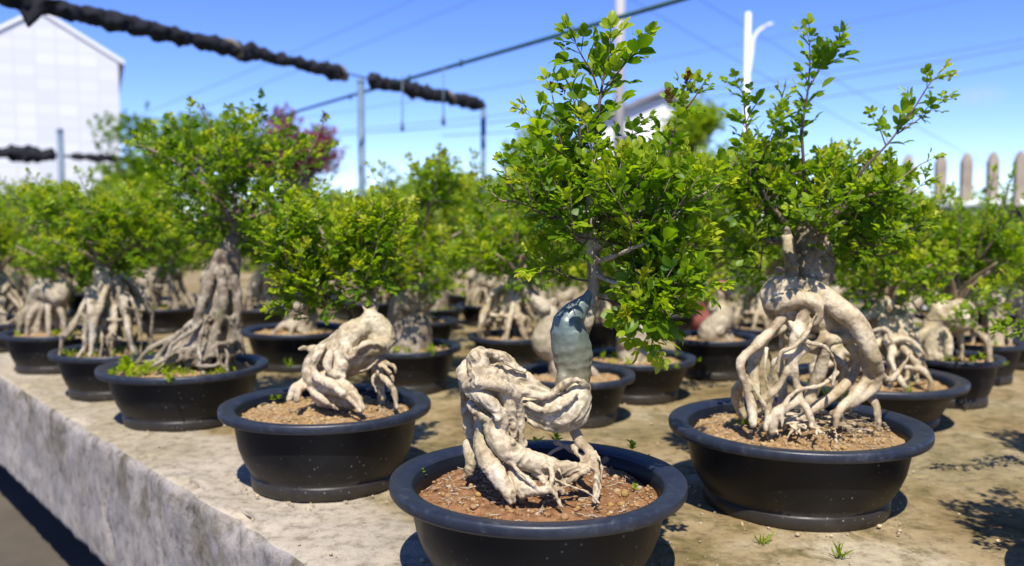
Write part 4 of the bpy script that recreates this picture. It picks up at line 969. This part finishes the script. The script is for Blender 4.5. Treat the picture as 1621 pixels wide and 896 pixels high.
far = [
 ('p11', (178, 478, 46, 518), 'blurred bonsai with a thick grey trunk, behind the looped root knot tree'),
 ('p5', (262, 486, 52, 526), 'blurred bonsai with bleached root humps, between the grey-trunked tree and its left neighbour'),
 ('p15', (415, 482, 44, 516), 'blurred bonsai in a dark pot, just right of the tall grey trunk'),
 ('p10', (60, 470, 42, 505), 'blurred bonsai with a wide yellow-green crown, below the short steel post on the left'),
 ('p16', (672, 507, 52, 552), 'bonsai in a blue-rimmed pot tucked behind the dark mossy trunk'),
 ('p11', (690, 484, 40, 516), 'blurred bonsai in the smaller dark pot behind the blue-rimmed one, left of centre'),
 ('p6', (768, 478, 44, 514), 'blurred bonsai with a round boulder-like trunk base, in line with the steel corner post'),
 ('p5', (590, 474, 40, 508), 'blurred bonsai in shade behind the tip of the hunched trunk'),
 ('p15', (1200, 508, 46, 545), 'blurred bonsai in the dark pot just left of the caged-root shoulder'),
 ('p19', (1625, 530, 52, 578), 'blurred bonsai in the pot cut by the right edge of the photo'),
 ('p9', (1440, 505, 48, 545), 'blurred bonsai behind the wide tangle of surface roots on the right'),
 ('p6', (1330, 500, 48, 540), 'blurred bonsai behind the crown of the caged-root tree'),
 ('p16', (1060, 492, 44, 530), 'blurred bonsai behind the mossy mound, by the faded red tub'),
 ('p10', (900, 484, 44, 518), 'blurred bonsai straight behind the stem of the front tree'),
 ('p9', (330, 462, 36, 490), 'far bonsai seen between the tall grey trunk and the bleached humps'),
 ('p5', (520, 456, 34, 482), 'far bonsai behind the bright green crown leaning left'),
 ('p11', (640, 456, 34, 482), 'far bonsai on the back row, right below the tall steel post'),
 ('p15', (830, 456, 34, 484), 'far bonsai on the back row, behind the pleated root fan'),
 ('p16', (985, 458, 34, 484), 'far bonsai on the back row, below the concrete utility pole'),
 ('p6', (1120, 462, 36, 490), 'far bonsai on the back row, below the round bush'),
 ('p9', (1255, 462, 36, 490), 'far bonsai on the back row, hidden behind the knobbly grey neck'),
 ('p10', (1550, 480, 42, 514), 'blurred bonsai with a pale stump, below the wooden pickets'),
 ('p15', (1400, 466, 36, 494), 'far bonsai on the back row, at the left end of the pickets'),
 ('p5', (130, 452, 34, 478), 'far bonsai on the back row, in front of the white tiled building'),
 ('p9', (-20, 456, 36, 484), 'far bonsai on the back row, at the left edge of the photo'),
 ('p16', (230, 448, 32, 472), 'far bonsai on the back row, at the right corner of the white building'),
 ('p6', (430, 446, 32, 470), 'far bonsai on the back row, below the purple maple'),
]
far += [
 ('p15', (20, 486, 40, 520), 'blurred bonsai between the left-edge fan roots and the looped root knot'),
 ('p16', (135, 462, 34, 492), 'far bonsai behind the looped root knot, left of the thick grey trunk'),
 ('p19', (560, 470, 36, 500), 'blurred bonsai in the shade behind the peak of the hunched trunk'),
 ('p6', (740, 462, 34, 490), 'far bonsai below the end of the black net roll'),
 ('p9', (850, 500, 46, 540), 'blurred bonsai just left of the blue-green bend, one row behind the root fan'),
 ('p19', (950, 508, 48, 548), 'blurred bonsai behind the small pot with gritty soil'),
 ('p15', (1290, 480, 40, 512), 'blurred bonsai behind the knobbly grey neck, nearer of two'),
 ('p5', (1480, 492, 44, 526), 'blurred bonsai between the curled trunk knot and the wide tangled roots'),
 ('p16', (1600, 490, 42, 524), 'blurred bonsai beneath the last picket at the right edge'),
]
rf = random.Random(5)
for k, (key, px, lab) in enumerate(far): copy_thing(key, px, rf.uniform(0, 6.28), lab)

# tree just outside the right edge: its low twig enters the picture
o_r = np.array([.99, 1.22, BZ])
T_r = generic(o_r, .14, .105, 90, 'bonsai beyond the right edge of the photo, only its low leafy twig in view', kind='knob', hgt=.46, cw=.13, ch=.11, n=110)
TL = Tree(o_r, 91); TL.sk.append(o_r + [0, 0, .2])
P = [o_r + [0, 0, .22], at(1720, 500, 1.22), at(1650, 522, 1.21), at(1592, 520, 1.20)]
TL.twig(P, .003, .0008, .4); TL.leafy(P, .45, .026, .45, .010)
TL.finish(T_r, 3)

generic(np.array([.70, .84, BZ]), .155, .11, 93, 'bonsai beyond the right edge of the photo, only the shadow of its leaves in view', kind='knob', hgt=.44, cw=.13, ch=.10, n=100)
# ------------------------------------------------------------------ small things on the bench
mb = MB(); rg = np.random.default_rng(12)
def bench_at(px, py): p = on(px, py, BZ); return p
for k in range(900):
    if k < 350:
        oo, RR = [(o1, R1), (o2, R2), (o3, R3), (o4, R4)][k % 4]; a = rg.uniform(0, 6.28); r = RR * (.74 + abs(rg.normal(0, .09))); p = np.array([oo[0] + r * math.cos(a), oo[1] + r * math.sin(a), BZ])
    else:
        y = rg.uniform(.75, 2.2); p = np.array([rg.uniform(-1.0, 1.0) * y * .62, y, BZ])
        if np.dot(p - E1, en) < .02: continue
    s = rg.choice([.0009, .0014, .0022, .0034], p=[.45, .3, .18, .07])
    V, F = blob(p + [0, 0, s * .5 + .001], np.array([1, rg.uniform(.7, 1.1), .7]) * s, 6, 5); mb.add([np.array(v) + rg.normal(0, s * .1, 3) for v in V], F)
tag(mb.build('grit', simple('grit', (.40, .32, .20), .95, 0, .4, 60, .5)), kind='stuff')
for (px, py, s, lab) in ((1208, 862, .016, 'tiny green grass tuft on the bench, in front of the caged-root pot'), (1332, 884, .018, 'small green sprout at the bottom edge of the photo, right of the front pot')):
    e = weeds(None, [(0, 0, 0, s)], px, 'weed', True); e.location = tuple(bench_at(px, py)); tag(e, lab, 'weed')
# faded red tub
def tub(px, Y, s, lab):
    p = at(px, 470, Y); e = empty('plant_tub', (p[0], p[1], BZ), lab, 'tub'); m = MB(); V = []; F = []
    prof = [(0, .003), (.075, .0), (.085, .06), (.10, .17), (.108, .172), (.112, .18), (.108, .188), (.095, .186), (.09, .16), (0, .15)]
    for i in range(32):
        a = i * math.pi / 16
        for r, z in prof: V.append((r * s * math.cos(a), r * s * math.sin(a), z * s))
    n = len(prof)
    for i in range(32):
        for j in range(n - 1): F.append((i * n + j, ((i + 1) % 32) * n + j, ((i + 1) % 32) * n + j + 1, i * n + j + 1))
    obj('tub_body', V, F, M['pink'], e)
tub(1110, 3.05, .9, 'faded red plastic tub behind the plaited root column'); tub(612, 3.6, .85, 'small faded red tub in the shade left of the dark mossy trunk')

# ------------------------------------------------------------------ shade-net frame
ZN = CAMZ + .72
def rod(P, r, name, material, parent=None, seg=8, n=1, r2=None):
    V, F = tube(P, np.linspace(r, r2 or r, len(P)), seg, n); return obj(name, V, F, material, parent)
def atz(px, py, z=ZN): return on(px, py, z)
A0 = atz(-60, -22); A1 = atz(768, 166)
# post at the end of the roll
def post(px, pytop, z, r, lab):
    p = on(px, pytop, z); e = empty('steel_post', (p[0], p[1], 0), lab, 'post', 'steel posts of the shade frame')
    rod([(0, 0, 0), (0, 0, p[2])], r, 'post_tube', M['steel'], e, 12)
    V, F = blob((0, 0, p[2]), r * 1.15, 10, 6); obj('cap', V, F, M['steel'], e); return p
pA = post(765, 168, ZN, .017, 'steel corner post where the black net roll ends')
pB = post(571, 130, ZN, .019, 'tall steel post standing alone left of centre under the green pipe')
pC = post(95, 208, CAMZ + .86, .030, 'short steel post in front of the white tiled building')
# net roll: gathered black net around a steel wire, strapped at intervals
e = empty('net_roll', tuple((A0 + A1) / 2), 'long black shade net gathered in a lumpy roll, crossing the upper left sky', 'shade net')
rn = np.random.default_rng(3)
def netroll(e, P0, P1, name, f0, f1, base_r, sag, seed, nn=260, flare=0):
    o = np.array(e.location); C = []; Rr = []
    for i in range(nn):
        f = f0 + (f1 - f0) * i / (nn - 1); p = P0 * (1 - f) + P1 * f
        k = .85 + .55 * noise.noise(Vector((f * 34, seed, 0))) + .5 * noise.noise(Vector((f * 8, seed, 5)))
        C.append(p + [0, 0, -sag * k + .01 * noise.noise(Vector((f * 60, 1, seed)))]); 
        en_ = min(1, (f - f0) / .012, (f1 - f) / .012) * .75 + .25; Rr.append(base_r * max(.35, k) * en_)
    V, F = tube(np.array(C) - o, Rr, 14, 1)
    V = np.array(V)
    for i in range(len(V)): # twisted folds
        c = C[min(i // 14, nn - 1)] - o; d = V[i] - c; tw = (i // 14) * .35 + (i % 14) * .9
        V[i] = c + d * (1 + .16 * math.sin(tw * 1.3 + 2 * noise.noise(Vector(V[i] * 6))) + .40 * noise.noise(Vector(V[i] * 40)) + .25 * noise.noise(Vector(V[i] * 14)))
    return obj(name, V, F, M['net'], e)
netroll(e, A0, A1, 'rolled_net', .0, .575, .036, .004, 1)
netroll(e, A0, A1, 'rolled_net', .63, .998, .040, .006, 4)
rod([A0 - np.array(e.location), A1 - np.array(e.location)], .005, 'carrier_wire', M['steel'], e)
for f in (.345, .56, .87):
    p = A0 * (1 - f) + A1 * f - np.array(e.location); d = nz(A1 - A0)
    V, F = tube([p - d * .012 + [0, 0, -.003], p + d * .012 + [.0, 0, -.003]], [.040, .040], 12, 1); 
    for i in range(len(V)): V[i] = V[i] + d * .03 * math.sin(i * .52)
    obj('tie_strap', V, F, M['strap'], e)
# hanging flap at the left end
V = []; F = []
hx = [(-70, -30), (-30, -20), (5, 2), (30, 18), (46, 44), (58, 30), (72, 8), (92, 2)]
for i, (x, y) in enumerate(hx):
    f = i / 7; a = atz(x, -8 + 10 * f); b = at(x, y, a[1] * 1.0 + .01 * math.sin(i * 2)); 
    for k in range(5): p = a * (1 - k / 4) + b * (k / 4) + np.array([0, .012 * math.sin(i * 1.7 + k), 0]) - np.array(e.location); V.append(p)
nb = len(V); V += [v + np.array([0, .012, 0]) for v in V]
for i in range(7):
    for k in range(4):
        a = i * 5 + k; F.append((a, a + 5, a + 6, a + 1)); F.append((a + nb, a + nb + 1, a + nb + 6, a + nb + 5))
for i in range(7): F.append((i * 5 + 4, i * 5 + 9, i * 5 + 9 + nb, i * 5 + 4 + nb))
obj('hanging_flap', V, F, M['net'], e)
e = empty('net_roll', tuple(at(60, 240, 9)), 'smaller black net roll on a wire in front of the white tiled building', 'shade net')
B0 = at(-60, 238, 9.0); B1 = at(260, 256, 9.0)
netroll(e, B0, B1, 'rolled_net', .0, .46, .075, .0, 8, 60); netroll(e, B0, B1, 'rolled_net', .53, .9, .038, .0, 9, 60)
rod([B0 - np.array(e.location), B1 - np.array(e.location)], .012, 'carrier_wire', M['net'], e)
# green pipe
e = empty('frame_pipe', tuple(atz(760, 92)), 'dark green pipe rising to the upper right across the sky, with small clips', 'pipe'); oo = np.array(e.location)
C0 = atz(400, 197); C1 = atz(1300, -66)
rod([C0 - oo, C1 - oo], .0095, 'pipe_tube', M['pipe'], e)
for x, y in ((555, 152), (730, 98), (905, 47), (648, 122)):
    p = atz(x, y) - oo; V, F = tube([p + [0, 0, .012], p - [0, 0, .022]], [.008, .006], 8, 1); obj('clip', V, F, M['pipe'], e)
for x, y0, y1, lab in ((637, 118, 208, 'thin hanging cord with a weight, left one of the pair under the green pipe'), (702, 104, 198, 'thin hanging cord with a weight, right one of the pair under the green pipe')):
    a = atz(x, y0); e = empty('hanging_cord', tuple(a), lab, 'cord', 'cords hanging under the pipe'); b = at(x, y1, a[1]) - a
    rod([(0, 0, 0), b], .003, 'cord_line', M['wire'], e); V, F = tube([b + [0, 0, .05], b], [.008, .010], 8, 1); obj('weight', V, F, M['steel'], e)

# ------------------------------------------------------------------ power wires, poles, buildings
def wire(p0, p1, Y0, Y1_, lab, sag=.15, r=.02):
    a, b = at(*p0, Y0), at(*p1, Y1_); C = []
    for i in range(21): f = i / 20; C.append(a * (1 - f) + b * f - [0, 0, sag * 4 * f * (1 - f)])
    o = (a + b) / 2; ob = rod([c - o for c in C], r, 'power_wire', M['wire']); ob.location = tuple(o); tag(ob, lab, 'wire', 'overhead wires across the sky')
wire((150, 210), (720, -30), 30, 26, 'faint overhead wire, upper one running from the white building to the top edge', .1, 0.0108)
wire((170, 225), (820, -30), 32, 26, 'faint overhead wire, lower one running from the white building to the top edge', .1, 0.0108)
wire((420, 195), (1800, -60), 34, 30, 'faint overhead wire crossing behind the concrete pole to the upper right', .3, 0.0120)
wire((450, 215), (1800, 30), 34, 30, 'faint overhead wire crossing above the gabled house to the right edge', .4, 0.0156)
wire((500, 215), (1750, 48), 34, 30, 'faint overhead wire just below the one crossing above the gabled house', .5, 0.0180)
wire((950, -30), (1450, 250), 26, 40, 'faint overhead wire descending to the right behind the street lamp', .1, 0.0108)
wire((1060, -30), (1560, 260), 26, 40, 'faint overhead wire descending to the right over the caged-root tree', .1, 0.0108)
wire((700, 215), (1750, 72), 34, 30, 'lowest faint overhead wire passing behind the street lamp', .5, 0.0168)

p = at(981, 100, 25); e = empty('utility_pole', (p[0], p[1], 0), 'pale concrete utility pole behind the top of the front tree', 'pole')
rod([(0, 0, 0), (0, 0, 11)], .17, 'pole_shaft', M['polec'], e, 16, 1, .11)
m = MB(); m.box((-.9, -.06, 9.9), (.9, .06, 10.05)); m.build('crossarm', M['steel'], e, False)
p = at(1183, 100, 15); e = empty('street_lamp', (p[0], p[1], 0), 'white street lamp with a curved arm above the caged-root tree', 'street lamp')
zt = at(1183, 20, 15)[2]; rod([(0, 0, 0), (0, 0, zt)], .060, 'pole', M['white'], e, 16, 1, .042)
q = lambda x, y: at(x, y, 15) - np.array([p[0], p[1], 0])
rod([q(1185, 118), q(1190, 85), q(1193, 62), q(1202, 48), q(1214, 42)], .032, 'arm', M['white'], e, 10, 5, .026)
a = q(1210, 43); b = q(1223, 37); V, F = tube([a, (a + b) / 2, b], [.035, .06, .035], 12, 3, squash=.5); obj('lamp_head', V, F, M['white'], e)

# white tiled building
Yb = 22.0; c0 = at(187, 97, Yb)
e = empty('tiled_building', (c0[0], Yb, 0), 'tall white tiled building with a gable and no windows, at the left edge', 'building')
TB = R_(25); e.rotation_euler = (0, 0, TB)
def facade(px, py):      # point of the turned facade plane seen at a pixel, in the building's own axes
    d = ray(px, py); nrm = np.array([math.sin(TB), -math.cos(TB)]); k = (np.dot(nrm, [c0[0], c0[1]])) / np.dot(nrm, d[:2]); q_ = d * k + [0, 0, CAMZ]
    dx = q_[0] - c0[0], q_[1] - c0[1]; return dx[0] * math.cos(TB) + dx[1] * math.sin(TB), q_[2]
zr = c0[2]; xp, zp = facade(62, 20); xl = 2 * xp
m = MB(); D = 9.0
V = [(xl, 0, 0), (0, 0, 0), (0, 0, zr), (xp, 0, zp), (xl, 0, zr), (xl, D, 0), (0, D, 0), (0, D, zr), (xp, D, zp), (xl, D, zr)]
m.add(V, [(0, 1, 2, 3, 4), (6, 5, 9, 8, 7), (1, 6, 7, 2), (5, 0, 4, 9), (0, 5, 6, 1)]); m.build('wall', M['tile'], e, False)
m = MB(); t = .10
for (xa, za, xb, zb) in ((.14, zr - .08, xp, zp + .02), (xl - .14, zr - .08, xp, zp + .02)):
    m.add([(xa, -.05, za), (xb, -.05, zb), (xb, D + .05, zb), (xa, D + .05, za), (xa, -.05, za + t), (xb, -.05, zb + t), (xb, D + .05, zb + t), (xa, D + .05, za + t)],
          [(0, 1, 2, 3), (7, 6, 5, 4), (0, 4, 5, 1), (2, 6, 7, 3), (1, 5, 6, 2), (3, 7, 4, 0)])
m.build('roof', M['white'], e, False)
# gabled house
Yh = 34.0
c = at(1030, 200, Yh); e = empty('gabled_house', (c[0], Yh, 0), 'white house with a grey pitched roof, glimpsed between the two shoots of the front tree', 'house')
hw = 2.1; ze = at(1030, 190, Yh)[2]; zr = at(1030, 148, Yh)[2]
m = MB(); m.add([(-hw, 0, 0), (hw, 0, 0), (hw, 0, ze), (0.5, 0, zr - .1), (-hw, 0, ze), (-hw, 7, 0), (hw, 7, 0), (hw, 7, ze), (0.5, 7, zr - .1), (-hw, 7, ze)], [(0, 1, 2, 3, 4), (6, 5, 9, 8, 7), (1, 6, 7, 2), (5, 0, 4, 9)]); m.build('wall', M['white'], e, False)
m = MB()
for xa, za in ((-hw - .4, ze - .25), (hw + .4, ze - .25)):
    m.add([(xa, -.3, za), (.5, -.3, zr), (.5, 7.3, zr), (xa, 7.3, za), (xa, -.3, za + .18), (.5, -.3, zr + .18), (.5, 7.3, zr + .18), (xa, 7.3, za + .18)], [(0, 1, 2, 3), (7, 6, 5, 4), (0, 4, 5, 1), (2, 6, 7, 3), (1, 5, 6, 2), (3, 7, 4, 0)])
m.build('roof', M['rooft'], e, False)
for x in (-1.3, .3):
    m = MB(); m.box((x, -.04, ze - 1.5), (x + .9, .02, ze - .5)); f = m.build('window', M['white'], e, False)
    m = MB(); m.box((x + .07, -.06, ze - 1.43), (x + .83, -.03, ze - .57)); m.build('pane', M['glass'], f, False)

# picket fence on the right
F0 = at(1385, 255, 6.4); F1 = at(1665, 232, 5.0)
e = empty('picket_fence', (F0[0], F0[1], 0), 'weathered pointed wooden picket fence with a pale rail, upper right', 'fence'); fo = np.array([F0[0], F0[1], 0])
px_ = [1392, 1438, 1490, 1531, 1573, 1616, 1662, 1712]
for k, x in enumerate(px_):
    f = (x - 1385) / 280; Y = 6.4 + (5.0 - 6.4) * f; top = at(x, 247 - 5 * f * 2, Y); wd = 8.2 * Y / FPX; b = top - fo
    m = MB(); V = []
    for dy in (-.018, .018):
        V += [(b[0] - wd, b[1] + dy, .05), (b[0] + wd, b[1] + dy, .05), (b[0] + wd, b[1] + dy, b[2] - .06), (b[0] + wd * .5, b[1] + dy, b[2] - .018), (b[0], b[1] + dy, b[2]), (b[0] - wd * .5, b[1] + dy, b[2] - .018), (b[0] - wd, b[1] + dy, b[2] - .06)]
    m.add(V, [tuple(range(7)), tuple(range(13, 6, -1))] + [(i, i + 7, (i + 1) % 7 + 7, (i + 1) % 7)[::-1] for i in range(7)]); m.build('picket', M['wood'], e, False)
a = at(1360, 328, 6.5) - fo; b = at(1760, 322, 4.7) - fo
rod([a + [0, .05, 0], b + [0, .05, 0]], .030, 'rail', M['white'], e)
rod([a + [0, .05, -.7], b + [0, .05, -.7]], .030, 'rail', M['white'], e)
p = at(1622, 358, 4.4); m = MB(); m.box((-.07, -.07, 0), (.07, .07, p[2] + .06)); m.box((-.085, -.085, p[2] + .06), (.085, .085, p[2] + .10)); o = m.build('wooden_post', simple('dark_wood', (.09, .055, .04), .8), None, False)
o.location = (p[0] + .03, p[1], 0); tag(o, 'dark brown square post under the last picket at the right edge', 'post')

# ------------------------------------------------------------------ background trees and shrubs
def bush(name, px, py, Y, w_, h_, seed, lab, cat, n=260, L=.10, young=.45, mat_=None, trunk=True, dens=.06):
    c = at(px, py, Y); o = np.array([c[0], Y, 0.0]); e = empty(name, o, lab, cat, 'shrubs and trees behind the bench')
    T = Tree(o, seed); r = T.rng; zb = max(.2, c[2] - h_)
    m = MB(); V, F = tube([o, o + [0.02, 0, zb * .6], o + [0, 0, zb + .3 * h_]], [.05, .04, .02], 8, 4, .1, r); m.add([np.array(v) - o for v in V], F)
    for k in range(6):
        a = k * 1.05; V, F = tube([o + [0, 0, zb * .7], o + [math.cos(a) * w_ * .3, math.sin(a) * w_ * .3, zb + h_ * .5], o + [math.cos(a) * w_ * .6, math.sin(a) * w_ * .6, zb + h_ * (1 + .1 * k)]], [.02, .012, .004], 6, 3); m.add([np.array(v) - o for v in V], F)
    m.build('trunk', M['bark_dark'], e)
    bl_ = [(c + r.normal(0, .45, 3) * [w_, w_, h_] * .9, np.array([w_, w_, h_]) * r.uniform(.25, .5)) for k in range(12)]
    for k in range(n):
        b = bl_[r.integers(0, 12)]; v = nz(r.normal(0, 1, 3)); p = b[0] + v * b[1] * r.random() ** .4
        for j in range(5):
            d = nz(r.normal(0, 1, 3) + [0, 0, .4]); T.L.compound(p + r.normal(0, dens, 3), d, nz(np.array([0, 0, 1.]) + r.normal(0, .5, 3)), L, young + r.normal(0, .1), 2)
    T.L.P = [q - o for q in T.L.P]; T.L.build('crown', e, mat_ or M['leaf'], 2); return e
bush('maple_tree', 480, 248, 8.5, .36, .26, 201, 'purple-red leaved maple behind the tall twiggy crown', 'tree', 300, .075, .5, M['red_leaf'], dens=.05)
bush('garden_tree', 340, 245, 9.5, .75, .42, 202, 'dark green tree between the white building and the purple maple', 'tree', 420, .10, .28)
bush('garden_tree', 235, 290, 9.0, .55, .32, 203, 'green shrub at the foot of the white building, right corner', 'shrub', 300, .09, .4)
bush('round_bush', 1088, 205, 9.0, .30, .26, 204, 'round yellow-green treetop right of the gabled house', 'tree', 220, .075, .62, dens=.04)
bush('garden_tree', 1110, 285, 8.5, .55, .30, 205, 'green shrub behind the gap between the front crown and the caged-root tree', 'shrub', 320, .08, .45)
bush('garden_tree', 850, 255, 8.0, .38, .30, 206, 'fresh green shrub behind the left side of the front crown', 'shrub', 260, .075, .42)
bush('garden_tree', 700, 320, 7.5, .60, .22, 207, 'low green shrub behind the back row, under the net corner post', 'shrub', 320, .08, .5)
bush('garden_tree', 80, 330, 8.0, .70, .18, 208, 'low green shrub in front of the white building wall', 'shrub', 320, .08, .5)
bush('garden_tree', 540, 345, 7.5, .55, .16, 209, 'low green shrub below the purple maple', 'shrub', 260, .08, .5)
bush('garden_tree', 1330, 350, 7.5, .80, .16, 210, 'low green shrub behind the caged-root crown', 'shrub', 320, .08, .5)
bush('garden_tree', 960, 345, 8.0, .70, .18, 211, 'low green shrub behind the back row, centre right', 'shrub', 300, .08, .45)
bush('garden_tree', 1560, 372, 5.6, .60, .12, 212, 'low green shrub along the foot of the picket fence', 'shrub', 260, .08, .5)
for k_, (x_, l_) in enumerate(((180, 'low shrub past the far side of the bench, behind the bleached root humps'), (420, 'low shrub past the far side of the bench, right of the tall grey trunk'), (700, 'low shrub past the far side of the bench, below the net corner post'),
        (860, 'low shrub past the far side of the bench, left of the front stem'), (1090, 'low shrub past the far side of the bench, behind the faded red tub'), (1330, 'low shrub past the far side of the bench, right of the knobbly grey neck'))):
    bush('low_shrub', x_, 402, 6.6 if x_ > 300 else 7.4, .55, .17, 220 + k_, l_, 'shrub', 260, .075, .42)
# small thin cloud, far away
def f_cl(t, b, out):
    tc = t.nodes.new('ShaderNodeTexCoord'); v = N(t, 'ShaderNodeVolumePrincipled'); v.inputs['Color'].default_value = (1, 1, 1, 1)
    n = noise_n(t, 2.2, 5); ln = t.nodes.new('ShaderNodeVectorMath'); ln.operation = 'LENGTH'; t.links.new(tc.outputs['Object'], ln.inputs[0])
    t.nodes.remove(b)
    r = ramp(t, n.outputs[0], [(.30, (0, 0, 0)), (.7, (1,) * 3)]); r2 = ramp(t, ln.outputs['Value'], [(.2, (1,) * 3), (1, (0,) * 3)])
    mm = N(t, 'ShaderNodeMath', operation='MULTIPLY'); t.links.new(r.outputs[0], mm.inputs[0]); t.links.new(r2.outputs[0], mm.inputs[1])
    m2 = N(t, 'ShaderNodeMath', operation='MULTIPLY'); t.links.new(mm.outputs[0], m2.inputs[0]); m2.inputs[1].default_value = .016; t.links.new(m2.outputs[0], v.inputs['Density'])
    t.links.new(v.outputs[0], out.inputs['Volume'])

V, F = blob((0, 0, 0), 1, 24, 14); cl = obj('cloud', V, F, mat('cloud_vapour', f_cl)); cl.location = tuple(at(1547, 152, 900)); cl.scale = (36, 30, 14); tag(cl, kind='structure')
